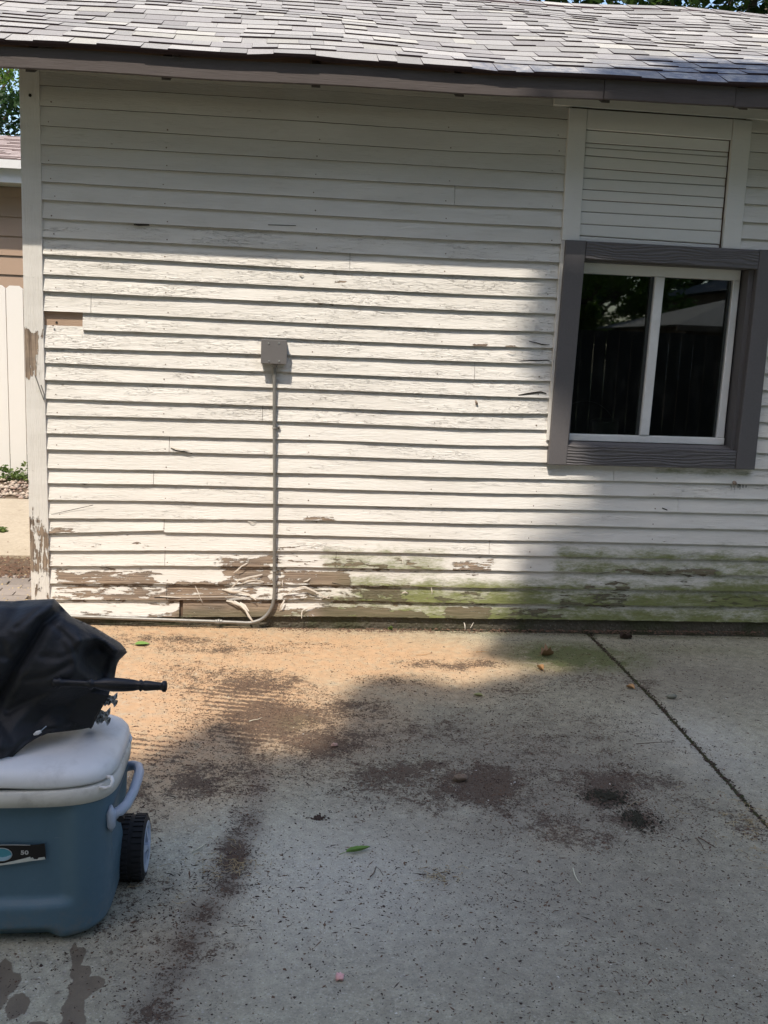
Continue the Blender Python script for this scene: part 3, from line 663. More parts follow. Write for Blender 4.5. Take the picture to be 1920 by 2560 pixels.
while x < RX1:                                                    # ridge caps overlap along the ridge
    w = .21; mb = MB(); c0 = roof(x, RS); c1 = roof(min(x+w+.04, RX1+.05), RS); j += 1
    def rp(c, s, h): return (c[0], c[1]+s*math.cos(PA), c[2]-abs(s)*math.sin(PA)+h)
    P = [[rp(c0, s, .0045+.014) for s in (-.14, -.02, .0, .02, .14)], [rp(c1, s, .014) for s in (-.14, -.02, .0, .02, .14)]]
    Q = [rp(c0, s, .005) for s in (-.14, -.02, .0, .02, .14)]
    mb.grid(P[::-1], 0, tone=random.random(), mold=0); mb.grid([P[0], Q][::-1], 1, tone=0, mold=0)
    mb.grid([[P[0][0], P[1][0]], [(P[0][0][0], P[0][0][1]-.002, P[0][0][2]-.014), (P[1][0][0], P[1][0][1]-.002, P[1][0][2]-.014)]], 1, tone=0, mold=0)
    part(mb, 'ridge_cap', [M['shingle'], M['shingle_edge']]); x += w
# fascia in three lengths, rafter tails behind it
def fz(x): return ev(x)-.0225
def fascia(xa, xb, dy, dz):
    mb = MB(); xs = np.linspace(xa+.002, xb-.002, max(3, int((xb-xa)/.1))); y0 = YO+.018+dy
    sec = lambda x: [(x, y0+.02, fz(x)+.0+dz), (x, y0, fz(x)+.0+dz), (x, y0-.001, fz(x)-.088+dz+.002*noise.noise((x*2, 1, 1))), (x, y0+.001, fz(x)-.091+dz), (x, y0+.02, fz(x)-.090+dz)]
    P = [[sec(x)[k] for x in xs] for k in range(5)]; mb.grid(P[::-1]); mb.grid([P[0], P[4]]);
    L_ = len(xs); mb.f += [tuple(k*L_ for k in range(5)), tuple((k*L_+L_-1) for k in range(5))[::-1]]; mb.m += [0, 0]
    part(mb, 'fascia_board', M['fascia'])
fj = [RX0, W(1515, 200, YO)[0], W(1845, 220, YO)[0], RX1]
fascia(fj[0], fj[1], 0, 0); fascia(fj[1], fj[2], -.002, .001); fascia(fj[2], fj[3], .0015, -.003)
rafx = [W(75, 160, -.38)[0], W(415, 185, -.38)[0], W(790, 205, -.38)[0], W(1150, 225, -.38)[0], W(1515, 240, -.38)[0], W(1860, 260, -.38)[0]]
rafx += [rafx[-1]+.61*k for k in (1, 2, 3)] + [rafx[0]-.35]
for x in rafx:
    mb = MB(); w = .021; zf = ev(x)-.026
    pr = [(YO+.04, zf-.092), (YO+.04, zf+.005), (.0, zf+.005+(-YO-.04)*math.tan(PA)), (.0, zf-.092+(-YO-.04)*math.tan(PA)-.005)]
    mb.add([(x-w, a, b-.005) for a, b in pr]+[(x+w, a, b-.005) for a, b in pr], [(0, 1, 2, 3), (4, 7, 6, 5), (0, 4, 5, 1), (1, 5, 6, 2), (2, 6, 7, 3), (3, 7, 4, 0)]); part(mb, 'rafter_tail', M['fascia'])
mb = MB(); mb.hexa([(RX0+.03, .0, 2.96), (RX1-.03, .0, 2.98), (RX1-.03, .03, 2.98), (RX0+.03, .03, 2.96), (RX0+.03, .0, 3.11), (RX1-.03, .0, 3.13), (RX1-.03, .03, 3.13), (RX0+.03, .03, 3.11)]); part(mb, 'frieze_blocking', M['rawwood'])

# ------------------------------------------------------------------ loose paint on the lower boards
def ribbon(pts, w, curl=.16, name='paint_flake', mat=None, parent=garage, wend=.3):
    mb = MB(); n = len(pts); V = [Vector(p) for p in pts]; P = []
    for i in range(n):
        t = (V[min(i+1, n-1)]-V[max(i-1, 0)]).normalized(); a = t.cross(Vector((0, -1, 0)));
        a = a.normalized() if a.length > .05 else Vector((0, 0, 1)); o = Vector((0, -1, 0))
        ww = w*(wend+(1-wend)*math.sin(math.pi*(i+.6)/(n+.2)))*(1+.25*math.sin(i*2.3))
        P.append([tuple(V[i]+a*ww*u+o*(ww*curl*(1-abs(u)*1.0)*(1 if i % 2 else .7))) for u in (-1, -.35, .4, 1)])
    mb.grid(P); Q = [[(p[0], p[1]+.0009, p[2]) for p in r] for r in P]; mb.grid(Q[::-1]); mb.smooth = True
    return part(mb, name, mat or M['paintcurl'], parent)
def WP(lst): return [(W(x, y, -yy/1000)[0], -yy/1000, W(x, y, -yy/1000)[2]) for x, y, yy in lst]
FL = [([(584, 1432, 18), (594, 1425, 30), (603, 1416, 34), (618, 1408, 24)], .007), ([(590, 1452, 20), (606, 1448, 34), (622, 1443, 36), (640, 1440, 30), (656, 1436, 22)], .009),
      ([(578, 1470, 20), (588, 1460, 32), (598, 1450, 36)], .006), ([(600, 1460, 20), (620, 1453, 32), (642, 1450, 34), (660, 1455, 24)], .007),
      ([(555, 1473, 18), (575, 1478, 26), (600, 1480, 30), (622, 1486, 30), (640, 1500, 34)], .008), ([(420, 1493, 20), (470, 1493, 26), (520, 1492, 28), (580, 1491, 28), (635, 1496, 24)], .0028),
      ([(566, 1502, 20), (580, 1504, 30), (594, 1512, 34), (604, 1516, 26)], .010), ([(585, 1502, 24), (603, 1513, 40), (615, 1526, 46), (622, 1540, 48), (632, 1554, 44)], .011), ([(600, 1506, 24), (612, 1514, 34), (622, 1528, 40)], .009),
      ([(717, 1485, 22), (730, 1475, 34), (745, 1469, 38), (762, 1467, 38), (780, 1475, 36), (798, 1484, 36), (812, 1492, 36), (822, 1497, 28)], .008), ([(700, 1527, 22), (704, 1514, 36), (711, 1500, 28)], .009),
      ([(754, 1546, 34), (754, 1534, 38), (756, 1526, 34), (770, 1520, 26), (786, 1518, 20)], .005), ([(706, 1468, 22), (706, 1458, 32), (707, 1450, 26)], .004), ([(798, 1496, 20), (818, 1492, 30), (826, 1484, 28), (824, 1498, 24)], .004),
      ([(488, 1465, 20), (495, 1480, 30), (500, 1494, 30), (506, 1506, 26)], .003), ([(757, 1455, 18), (768, 1452, 30), (776, 1446, 22)], .006), ([(400, 1491, 20), (424, 1492, 30), (452, 1494, 24)], .006),
      ([(426, 1118, 18), (440, 1122, 26), (462, 1125, 24), (484, 1131, 18)], .005), ([(748, 686, 17), (754, 688, 24), (760, 688, 18)], .008), ([(1268, 879, 20), (1280, 881, 26), (1290, 881, 20)], .004),
      ([(1004, 1394, 18), (1007, 1404, 24), (1008, 1414, 22)], .003), ([(1078, 1467, 18), (1080, 1478, 24), (1080, 1486, 20)], .003), ([(1160, 1556, 8), (1162, 1562, 16), (1163, 1574, 12)], .004), ([(1184, 1556, 8), (1180, 1563, 14), (1176, 1570, 12)], .003),
      ([(1655, 1484, 18), (1658, 1478, 26), (1662, 1474, 20)], .003), ([(1005, 1483, 18), (1013, 1480, 26), (1020, 1483, 20)], .005), ([(620, 1303, 18), (630, 1306, 24), (640, 1304, 18)], .004)]
for pts, w in FL: ribbon(WP(pts), w*.58)

# splits in the clapboards and small marks on them
def split(pts, w=.0022, name='board_split'):
    mb = MB(); n = len(pts); P = []
    for i, (x, y) in enumerate(pts):
        c = W(x, y, -.0215); ww = w*(.4+math.sin(math.pi*(i+.5)/n)); P.append([(c[0], -.0222, c[2]+ww), (c[0], -.0222, c[2]-ww)])
    mb.grid(P); Q = [[(a[0], -.012, a[2]) for a in r] for r in P]; mb.grid(Q[::-1]); part(mb, name, M['dark'])
split([(1252, 906), (1275, 905), (1300, 903), (1325, 901), (1350, 901), (1374, 901)]); split([(1296, 988), (1315, 985), (1335, 982), (1352, 980), (1366, 984)], .004)
split([(1322, 853), (1340, 857), (1355, 861), (1374, 862)]); split([(427, 1121), (440, 1126), (458, 1129), (480, 1134)], .0024); split([(386, 1494), (420, 1493), (450, 1494)], .003)
split([(334, 561), (345, 562), (373, 562)], .003); split([(200, 1208), (212, 1210), (223, 1207)], .003); split([(646, 1500), (700, 1499), (760, 1499)], .0022); split([(128, 1286), (160, 1279), (200, 1270), (232, 1263)], .0012)
split([(1655, 1270), (1668, 1275)], .003); split([(830, 1457), (858, 1463)], .002); split([(670, 562), (740, 564)], .0016); split([(1800, 249), (1820, 252)], .001)
for k, (x, y, l, w) in enumerate(((1828, 1212, 14, 3), (1836, 1214, 22, 3), (1846, 1210, 10, 4), (1850, 1211, 12, 6), (1858, 1212, 8, 3), (1866, 1213, 6, 2))):
    split([(x, y), (x+1, y+l*.5), (x-1, y+l)], .0022*w*.5, 'dirt_streak')
mb = MB(); c = W(1191, 1007, -.021); c2 = W(1194, 1012, -.021); c0 = W(1189, 1001, -.021); mb.tube([c0, c, c2], [.003, .007, .004], 8); mb.smooth = True
tag(mb.build('cocoon', M['nail']), 'small brown cocoon stuck on the sunlit clapboards left of the window', 'cocoon')
mb = MB(); c = W(1334, 1205, -.02); mb.tube([W(1833, 1203, -.022), W(1836, 1207, -.028), W(1840, 1210, -.022)], [.006, .013, .007], 8); mb.smooth = True
tag(mb.build('mud_nest', mat_plain('dried_mud', (.30, .24, .19), .95, .3, .6, 60)), 'small dried mud nest on the clapboards below the window corner', 'nest')

# ------------------------------------------------------------------ electrical box with its conduit
eb = thing('electrical_conduit', 'grey metal junction box on the clapboards with a steel conduit down to the slab', 'conduit', (0, -.03, 1.5))
bx0, bx1, bz0, bz1 = -.114+.0, .023, 1.483, 1.612
D_ = .056; k_ = (CD-D_-.018)/CD
c0 = W(653, 848, -.074); c1 = W(717, 911, -.074)
bx0, bx1, bz1, bz0 = c0[0], c1[0], c0[2], c1[2]
mb = MB(); mb.box(bx0+.003, bx1-.003, -.068, -.006, bz0+.003, bz1-.003); body = part(mb, 'box_body', M['boxpaint'], eb)
mb = MB(); mb.cham([(bx0, -.074, bz1), (bx1, -.074, bz1), (bx1, -.074, bz0), (bx0, -.074, bz0), .006], .002)
for (a, b, c, d) in ((bx0, bx1, bz0, bz0+.002), (bx0, bx1, bz1-.002, bz1)): mb.box(a, b, -.068, -.058, c, d)
cover = part(mb, 'box_cover', M['boxpaint'], eb)
for px, py in ((672, 858), (697, 858), (673, 903), (698, 903)):
    c = W(px, py, -.075); mb = MB(); mb.tube([(c[0], -.0738, c[2]), (c[0], -.0765, c[2])], [.0060, .0045], 10); part(mb, 'screw', M['screw'], cover)
cpt = [(686, 912), (686, 930), (686, 1070), (687, 1250), (686, 1427), (686, 1478), (684, 1500), (678, 1520), (667, 1537), (652, 1549), (634, 1555), (615, 1557), (545, 1554), (400, 1549), (185, 1541), (60, 1537)]
cp3 = [W(x, y, -.036) for x, y in cpt]; fine = []
for i in range(len(cp3)-1):
    a, b = Vector(cp3[i]), Vector(cp3[i+1]); nseg = 3 if 4 <= i <= 10 else 2
    p0_ = Vector(cp3[max(i-1, 0)]); p3_ = Vector(cp3[min(i+2, len(cp3)-1)])
    for k in range(nseg):
        t = k/nseg
        if 4 <= i <= 10: fine.append(.5*((2*a)+(b-p0_)*t+(2*p0_-5*a+4*b-p3_)*t*t+(3*a-p0_-3*b+p3_)*t**3))
        else: fine.append(a.lerp(b, t))
fine.append(Vector(cp3[-1]))
mb = MB(); mb.tube(fine, .0095, 14); mb.smooth = True; part(mb, 'pipe', M['steel'], eb)
def coupl(p, q, r=.0125): mb = MB(); mb.tube([p, Vector(p).lerp(Vector(q), .08), Vector(p).lerp(Vector(q), .3), Vector(p).lerp(Vector(q), .42), Vector(p).lerp(Vector(q), .58), Vector(p).lerp(Vector(q), .7), Vector(p).lerp(Vector(q), .92), q], [r*.85, r, r, r*1.22, r*1.22, r, r, r*.85], 12); part(mb, 'coupling', M['steel'], eb)
coupl(W(537, 1554, -.036), W(556, 1554, -.036)); coupl(W(686, 918, -.036), W(686, 905, -.036), .0135)
for py in (1070, 1427):
    c = W(686, py, -.036); mb = MB()
    mb.tube([(c[0]+.0115*math.cos(a), -.036-.0115*math.sin(a), c[2]) for a in np.linspace(math.pi*1.1, -.1, 9)], .0028, 6)
    mb.box(c[0]+.010, c[0]+.030, -.026, -.018, c[2]-.008, c[2]+.008); part(mb, 'strap', M['steel'], eb)
    mb = MB(); mb.tube([(c[0]+.021, -.026, c[2]), (c[0]+.021, -.0285, c[2])], .004, 8); part(mb, 'strap_screw', M['dark'], eb)
# ------------------------------------------------------------------ ground: slabs, joint, pad, pavers
def ell(x, y, lst):
    v = 0.
    for cx, cy, rx, ry, a, p in lst:
        d = math.hypot((x-cx)/rx, (y-cy)/ry)
        if d < 1.35: v = max(v, a*(1-sm(d, p, 1.3)))
    return v
def gell(px, py, rx, ry, a, p=.4):
    """stain centred under a pixel, radii in metres"""
    c = G(px, py); return (c[0], c[1], rx, ry, a, p)
DIRT = [gell(700, 1800, .42, .50, .95, .2), gell(680, 1790, .24, .30, 1.25, .3), gell(620, 1715, .34, .26, .95, .2), gell(560, 1690, .30, .20, .6, .1), gell(790, 1850, .30, .26, 1.0, .2), gell(640, 1850, .26, .3, .8, .2),
        gell(860, 1775, .34, .28, .7, .1), gell(920, 1830, .5, .4, .55, .1), gell(450, 1600, .42, .12, .85, .1), gell(560, 1625, .45, .12, .7, .1), gell(760, 1615, .5, .09, .5, .1), gell(480, 1690, .3, .3, .55, .1), gell(330, 1600, .4, .15, .5, .1),
        gell(500, 1960, .34, .2, .85, .1), gell(560, 1930, .5, .22, .6, .1), gell(400, 1880, .36, .25, .6, .1), gell(1130, 1960, .50, .28, .85, .1), gell(1230, 1975, .17, .26, 1.15, .3), gell(1010, 1940, .55, .34, .75, .1), gell(900, 1930, .6, .35, .6, .1),
        gell(1130, 1660, .36, .10, .85, .1), gell(1000, 1700, .3, .14, .5, .1), gell(1250, 1730, .4, .14, .5, .1), gell(1520, 1990, .22, .14, 1.0, .2), gell(1600, 2050, .15, .14, 1.0, .2), gell(1480, 2090, .2, .08, .7, .1), gell(1540, 1950, .34, .2, .85, .1),
        gell(1000, 1850, 1.2, .6, .42, .1), gell(1350, 1850, .8, .7, .42, .1), gell(1480, 1700, .6, .3, .4, .1), gell(575, 2140, .07, .12, .9, .2), gell(640, 1960, .06, .2, .6, .1), gell(615, 2060, .06, .16, .7, .1), gell(545, 2200, .06, .12, .75, .1), gell(500, 2280, .07, .13, .7, .1), gell(460, 2370, .07, .14, .7, .1), gell(420, 2460, .08, .14, .65, .1), gell(380, 2560, .08, .14, .6, .1), gell(1110, 2195, .08, .06, .6, .2), gell(1880, 2070, .10, .14, .8, .2), gell(1750, 2010, .2, .2, .5, .1),
        gell(630, 2000, .12, .45, .5, .1), gell(330, 1990, .22, .4, .6, .1), gell(450, 2330, .30, .5, .45, .1), gell(300, 2260, .2, .4, .5, .1), gell(1400, 2050, .5, .3, .45, .1)]
CLAY_SUN = [gell(300, 1760, .75, 1.0, 1.0, .55), gell(560, 1720, .75, .9, .95, .5), gell(850, 1640, .8, .55, .95, .5), gell(1130, 1650, .42, .42, .85, .45), gell(1370, 1668, .2, .12, .4, .3), gell(380, 1600, 1.2, .4, .9, .6), gell(700, 1850, .4, .35, .5, .3), gell(1050, 1700, .5, .3, .6, .3)]  # tan dirt film, with the orange of the sunlit strip painted in
MOSS = [gell(1440, 1640, .40, .26, 1.6, .35), gell(1360, 1625, .2, .1, .9, .3), gell(1390, 1620, .25, .10, .5, .2), gell(1700, 1625, .7, .10, .35, .2), gell(735, 1810, .10, .10, .22, .2), gell(1600, 1590, 1.2, .05, .5, .3), gell(1330, 1665, .2, .1, .35, .2)]
WET = [gell(197, 2390, .022, .09, .9, .4), gell(200, 2435, .032, .04, .9, .4), gell(215, 2465, .050, .045, .95, .4), gell(185, 2515, .032, .06, .9, .4), gell(185, 2560, .034, .05, .9, .4), gell(155, 2478, .02, .02, .8, .4), gell(5, 2420, .022, .06, .9, .4), gell(18, 2450, .040, .05, .9, .4), gell(40, 2520, .038, .07, .9, .4), gell(100, 2580, .05, .04, .9, .4), gell(150, 2590, .05, .03, .9, .4), gell(-20, 2480, .05, .12, .8, .4)]
GRIME = [gell(1350, 1950, .8, .9, .8, .35), gell(1700, 1700, .9, .5, .55, .3), gell(1100, 1850, .9, .45, .7, .3), gell(1600, 2250, .8, .6, .65, .3), gell(1450, 2430, .7, .35, .5, .3), gell(1780, 2350, .4, .7, .6, .3),
        gell(640, 1960, .07, .22, .9, .3), gell(622, 2060, .06, .18, .95, .3), gell(585, 2130, .06, .12, 1.1, .3), gell(545, 2200, .06, .12, 1.1, .3), gell(500, 2280, .07, .12, 1.1, .3), gell(465, 2360, .07, .13, 1.1, .3), gell(430, 2440, .08, .13, 1.0, .3), gell(395, 2530, .09, .13, 1.0, .3), gell(350, 2600, .1, .1, 1.0, .3), gell(420, 2400, .22, .3, .6, .2)]
PALE = [gell(900, 2200, .7, .6, .8, .2), gell(700, 2350, .5, .5, .5, .2), gell(1000, 2080, .5, .3, .4, .2), gell(1750, 1860, .3, .5, .7, .2), gell(300, 1740, .3, .4, .5, .2), gell(60, 2420, .3, .3, .3, .2)]
RIP = [gell(580, 1760, .35, .28, 1, .4), gell(330, 1870, .25, .25, 1, .4), gell(640, 1840, .2, .15, .8, .4), gell(700, 1600, .25, .06, .8, .4)]
jp = [G(1488, 1600), G(1638, 1750), G(1776, 1905), G(1887, 2027)]
def jx(y): return float(np.interp(-y, [.0, .15, 1.07, 1.77, 2.19, 4.5], [1.832, 1.83, 1.814, 1.776, 1.752, 1.67]))
def slab(name, xl, xr, ys, nx, label):
    P = []; A = {k: [] for k in ('dirt', 'clay_sun', 'moss', 'wet', 'grime', 'pale', 'rip')}
    for y in ys:
        a, b = xl(y), xr(y); row = []
        for i in range(nx+1):
            u = i/nx; x = a+(b-a)*u; ed = min(x-a, b-x)
            z = gz(x)+.003*noise.noise((x*1.3, y*1.3, 2))*min(1, ed*10) - (.006*max(0, 1-ed/.012) if ed < .012 else 0)
            row.append((x, y, z))
            for k, l in (('dirt', DIRT), ('clay_sun', CLAY_SUN), ('moss', MOSS), ('wet', WET), ('grime', GRIME), ('pale', PALE), ('rip', RIP)):
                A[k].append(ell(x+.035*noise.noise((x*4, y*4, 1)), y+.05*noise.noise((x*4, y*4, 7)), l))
            A['dirt'][-1] += .35*(1-sm(-y, 0, .07)) if y < 0.05 else 0
        P.append(row)
    mb = MB(); mb.grid(P, 0, **A)
    for c, e in ((0, .0), (nx, .0)):
        side = [[r[c] for r in P], [(r[c][0], r[c][1], r[c][2]-.09) for r in P]]
        mb.grid(side if c else side[::-1], 0)
    mb.grid([[p for p in P[-1]], [(p[0], p[1], p[2]-.09) for p in P[-1]]][::-1]); mb.grid([[p for p in P[0]], [(p[0], p[1], p[2]-.09) for p in P[0]]])
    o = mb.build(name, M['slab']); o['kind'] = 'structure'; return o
ys = list(np.linspace(-5.4, -3.6, 24))+list(np.arange(-3.57, .0, .025))+[0.0, .02]
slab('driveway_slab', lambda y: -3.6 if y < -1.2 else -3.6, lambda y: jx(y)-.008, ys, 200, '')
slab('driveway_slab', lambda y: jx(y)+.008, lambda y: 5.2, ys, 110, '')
xs_ = []
mb = MB(); yy = np.linspace(-5.3, .0, 90); mb.grid([[(jx(y)+dx, y, gz(1.8)-.012+.003*noise.noise((y*20, dx*30, 1))+(.0 if abs(dx) > .005 else .003)) for y in yy] for dx in (-.012, -.003, .004, .012)][::-1])
o = mb.build('slab_joint', M['soil']); o['kind'] = 'structure'
# far ground
mb = MB(); mb.box(-90, 90, -90, 90, -.30, -.16); o = mb.build('ground', M['ground']); o['kind'] = 'structure'
mb = MB(); mb.hexa([(-3.6, .021, gz(-3.6)-.09), (-1.345, .021, gz(-1.34)-.09), (-1.345, 4.42, -.05), (-3.6, 4.42, -.05), (-3.6, .021, -.004), (-1.345, .021, -.004), (-1.345, 4.42, .03), (-3.6, 4.42, .03)])
o = mb.build('soil_bed', M['soil']); o['kind'] = 'structure'
def pad(y0, y1, nm='back_pad'):
    mb = MB(); x0, x1 = -4.8, -1.345
    mb.hexa([(x0, y0, -.05), (x1, y0, -.05), (x1, y1, -.05), (x0, y1, -.05), (x0, y0, .034), (x1, y0, .030), (x1, y1, .038), (x0, y1, .040)]); o = mb.build(nm, M['pad']); o['kind'] = 'structure'
pad(1.62, 2.28); pad(2.292, 4.02)
# rows of pavers beside the garage corner
n_ = 0
mb = MB(); mb.box(-3.2, -1.36, .03, 1.16, -.06, .004); path = mb.build('paver_path', M['soil']); path['kind'] = 'structure'
for r in range(12):
    for c in range(7):
        x = -1.50-c*.205+(.1 if r % 2 else 0)+random.uniform(-.004, .004); y = .09+r*.088
        if x > -1.46 or n_ > 200: continue
        mb = MB(); a = random.uniform(-.004, .005); w, h = .098, .041
        mb.hexa([(x-w, y-h, -.05), (x+w, y-h, -.05), (x+w, y+h, -.05), (x-w, y+h, -.05), (x-w, y-h, .016+a), (x+w, y-h, .016-a), (x+w, y+h, .018-a), (x-w, y+h, .018+a)])
        part(mb, 'paver', M['paver'], path); n_ += 1

# ------------------------------------------------------------------ scattered litter
def crumbs(name, pts, size, mat, flat=.5, aspect=1.):
    n = len(pts)
    if n == 0: return None
    base = np.array([(1, 0, 0), (0, 1, 0), (-1, 0, 0), (0, -1, 0), (0, 0, 1)], float)
    F = np.array([(0, 1, 4), (1, 2, 4), (2, 3, 4), (3, 0, 4)])
    th = rng.uniform(0, 2*np.pi, n); sz = .80*size*rng.lognormal(0, .34, n); asp = aspect*rng.uniform(.7, 1.4, n)
    jit = 1+rng.uniform(-.45, .45, (n, 5, 3)); b = base[None]*jit
    b[:, :, 0] *= (sz*asp)[:, None]; b[:, :, 1] *= (sz/asp)[:, None]*.8; b[:, :, 2] *= (sz*flat)[:, None]
    b[:, 4, 0] += rng.uniform(-.4, .4, n)*sz; c, s = np.cos(th)[:, None], np.sin(th)[:, None]
    x = b[:, :, 0]*c-b[:, :, 1]*s; y = b[:, :, 0]*s+b[:, :, 1]*c
    P = np.array(pts); V = np.stack([P[:, None, 0]+x, P[:, None, 1]+y, P[:, None, 2]+b[:, :, 2]-.0005], -1).reshape(-1, 3)
    FF = (F[None]+5*np.arange(n)[:, None, None]).reshape(-1, 3)
    o = join_np(name, V, FF, mat); o['kind'] = 'stuff'; return o
def scatter(n, dens, x0=-1.3, x1=3.4, y0=-4.0, y1=-.01):
    out = []
    while len(out) < n:
        x = rng.uniform(x0, x1); y = rng.uniform(y0, y1)
        if rng.random() < dens(x, y): out.append((x, y, gz(x)+.003*noise.noise((x*1.3, y*1.3, 2))+.001))
    return out
def dd(x, y):
    xw, yw = x+.05*noise.noise((x*6, y*6, 3)), y+.06*noise.noise((x*6, y*6, 9))
    d = min(1, ell(xw, yw, DIRT)+.35*noise.noise((x*4, y*4, 6)))
    d = max(0, d)**1.7*(.35+1.5*max(0, noise.noise((x*14, y*14, 5))+.3)); b = .035+.22*max(0, noise.noise((x*1.7, y*1.7, 0))+.2)
    if ell(x, y, RIP) > 0: d *= 1+.9*ell(x, y, RIP)*math.sin((y+.25*x)*125)
    if x > jx(y): b *= .6
    if y > -.05: b += .35
    return min(1, d+b+.22*ell(xw, yw, GRIME)*.5)
crumbs('mulch_crumbs', scatter(34000, dd), .0029, M['crumb'])
crumbs('mulch_crumbs', scatter(12000, dd), .0036, M['crumb2'], .5, 1.2)
crumbs('mulch_crumbs', scatter(6000, lambda x, y: .55 if x < jx(y) else .35), .0021, M['crumb'])
crumbs('mulch_shreds', scatter(3600, dd), .0044, M['crumb'], .25, 2.0)
crumbs('mulch_shreds', scatter(1500, dd), .0048, M['crumb2'], .25, 2.1)
crumbs('pale_grit', scatter(420, lambda x, y: .3+dd(x, y)), .0026, M['chip'])
crumbs('wall_edge_litter', [(rng.uniform(-1.2, 2.9), -rng.random()**2*.07-.008, 0) for _ in range(1500)], .0055, M['crumb2'], .7, 1.3)
crumbs('joint_moss', [(jx(y)+rng.normal(0, .006), y, gz(1.8)-.006) for y in rng.uniform(-2.6, 0, 900)], .006, mat_plain('joint_moss_dark', (.045, .05, .02), .95, .5, 0, 12), .9)
crumbs('joint_litter', [(jx(y)+rng.normal(0, .010), y, gz(1.8)-.003) for y in rng.uniform(-2.6, 0, 500)], .005, M['crumb'], .8, 1.6)
crumbs('soil_litter', [(rng.uniform(-2.6, -1.4), 1.0+abs(rng.normal(0, .38)), .012+.02*(rng.random())) for _ in range(1800)], .010, M['crumb2'], .8, 1.3)
crumbs('soil_litter', [(rng.uniform(-2.6, -1.4), rng.uniform(.1, 1.7), .018) for _ in range(900)], .006, M['dry'], .6, 1.4)
# short fibres and twiglets
mb = MB()
for _ in range(520):
    x = rng.uniform(-1.0, 3.0); y = rng.uniform(-3.9, -.05)
    if rng.random() > .35+dd(x, y): continue
    a = rng.uniform(0, 6.28); l = rng.uniform(.008, .026); z = gz(x)+.0025; k = rng.uniform(-.5, .5)
    mb.tube([(x, y, z), (x+l*math.cos(a)*.5, y+l*math.sin(a)*.5, z+.001), (x+l*math.cos(a+k), y+l*math.sin(a+k), z)], rng.uniform(.0005, .0010), 4)
mb.build('twiglets', M['crumb2'])['kind'] = 'stuff'
mb = MB()
for cx, cy, n, rr in ((570, 2155, 60, .05), (1110, 2190, 24, .04), (1880, 2060, 60, .09), (1900, 2110, 50, .08), (1700, 2030, 10, .1), (430, 2210, 12, .08)):
    c = G(cx, cy)
    for _ in range(n):
        x, y = c[0]+rng.normal(0, rr), c[1]+rng.normal(0, rr*1.2); a = rng.uniform(0, 6.28); l = rng.uniform(.012, .045); z = gz(x)+.004; k = rng.uniform(-.9, .9)
        mb.tube([(x, y, z), (x+l*math.cos(a)*.5, y+l*math.sin(a)*.5, z+rng.uniform(.001, .008)), (x+l*math.cos(a+k), y+l*math.sin(a+k), z)], .0007, 4)
mb.build('dry_grass_bits', M['dry'])['kind'] = 'stuff'

def flat_leaf(name, px, py, L_, Wd, rot, mat, label, cat, curl=.3, lobes=0, lift=.004, group=None):
    c = G(px, py); mb = MB(); n = 12; P = []
    for i in range(n+1):
        u = i/n; w = Wd*math.sin(math.pi*u**.8)**.75*(1+(.32*math.sin(u*lobes*math.pi) if lobes else .06*math.sin(u*30)))+.0003
        zc = lift+curl*L_*(.25*(u-.5)**2)
        P.append([(u*L_-L_/2, s*w, zc+curl*w*abs(s)*1.2) for s in (-1, -.5, 0, .5, 1)])
    mb.grid(P, 0, tone=.7); Q = [[(p[0], p[1], p[2]-.0007) for p in r] for r in P]; mb.grid(Q[::-1], 0, tone=.5)
    mb.tube([(-L_/2, 0, lift+curl*L_*.06), (-L_*.72, L_*.04, lift)], .0009, 5)
    ca, sa = math.cos(rot), math.sin(rot); z0 = gz(c[0])+.001
    mb.v = [(c[0]+p[0]*ca-p[1]*sa, c[1]+p[0]*sa+p[1]*ca, z0+p[2]) for p in mb.v]; mb.smooth = True
    mb.at = {'tone': {i: .7 for i in range(len(mb.v))}}
    o = mb.build(name, mat); return tag(o, label, cat, group)
M['gleaf'] = m_leaf('fresh_green_leaf', (.13, .26, .06), (.24, .40, .10), .2)
M['bleaf'] = mat_plain('dry_brown_leaf', (.26, .16, .09), .85, .3, .2, 30)
M['oleaf'] = mat_plain('orange_tan_leaf', (.45, .26, .12), .8, .2, .1, 30)
flat_leaf('leaf', 355, 1613, .075, .026, .15, M['gleaf'], 'fresh green leaf on the sunlit slab beside the black fabric cover', 'leaf')
flat_leaf('leaf', 895, 2131, .085, .009, .35, M['gleaf'], 'narrow curled green leaf alone on the pale shaded concrete', 'leaf', 1.2)
flat_leaf('leaf', 1368, 1641, .075, .024, .2, M['bleaf'], 'crumpled brown lobed leaf on the mossy slab below the window', 'leaf', 1.6, 5)
flat_leaf('leaf', 1350, 1675, .055, .013, 1.9, M['oleaf'], 'small tan leaf standing on edge at the shadow line', 'leaf', 1.6)
flat_leaf('leaf', 1575, 1722, .045, .016, 2.3, M['oleaf'], 'small orange leaf just left of the slab joint', 'leaf', .9)
flat_leaf('leaf', 1565, 1598, .08, .022, .1, M['crumb'], 'dark rotten leaf against the foundation right of the slab joint', 'leaf', 1.2, 3)
flat_leaf('leaf', 1195, 1742, .045, .012, 2.8, mat_plain('yellow_green_leaf', (.33, .33, .15), .8), 'small faded yellow green leaf on grey concrete below the sunlit strip', 'leaf', .8)
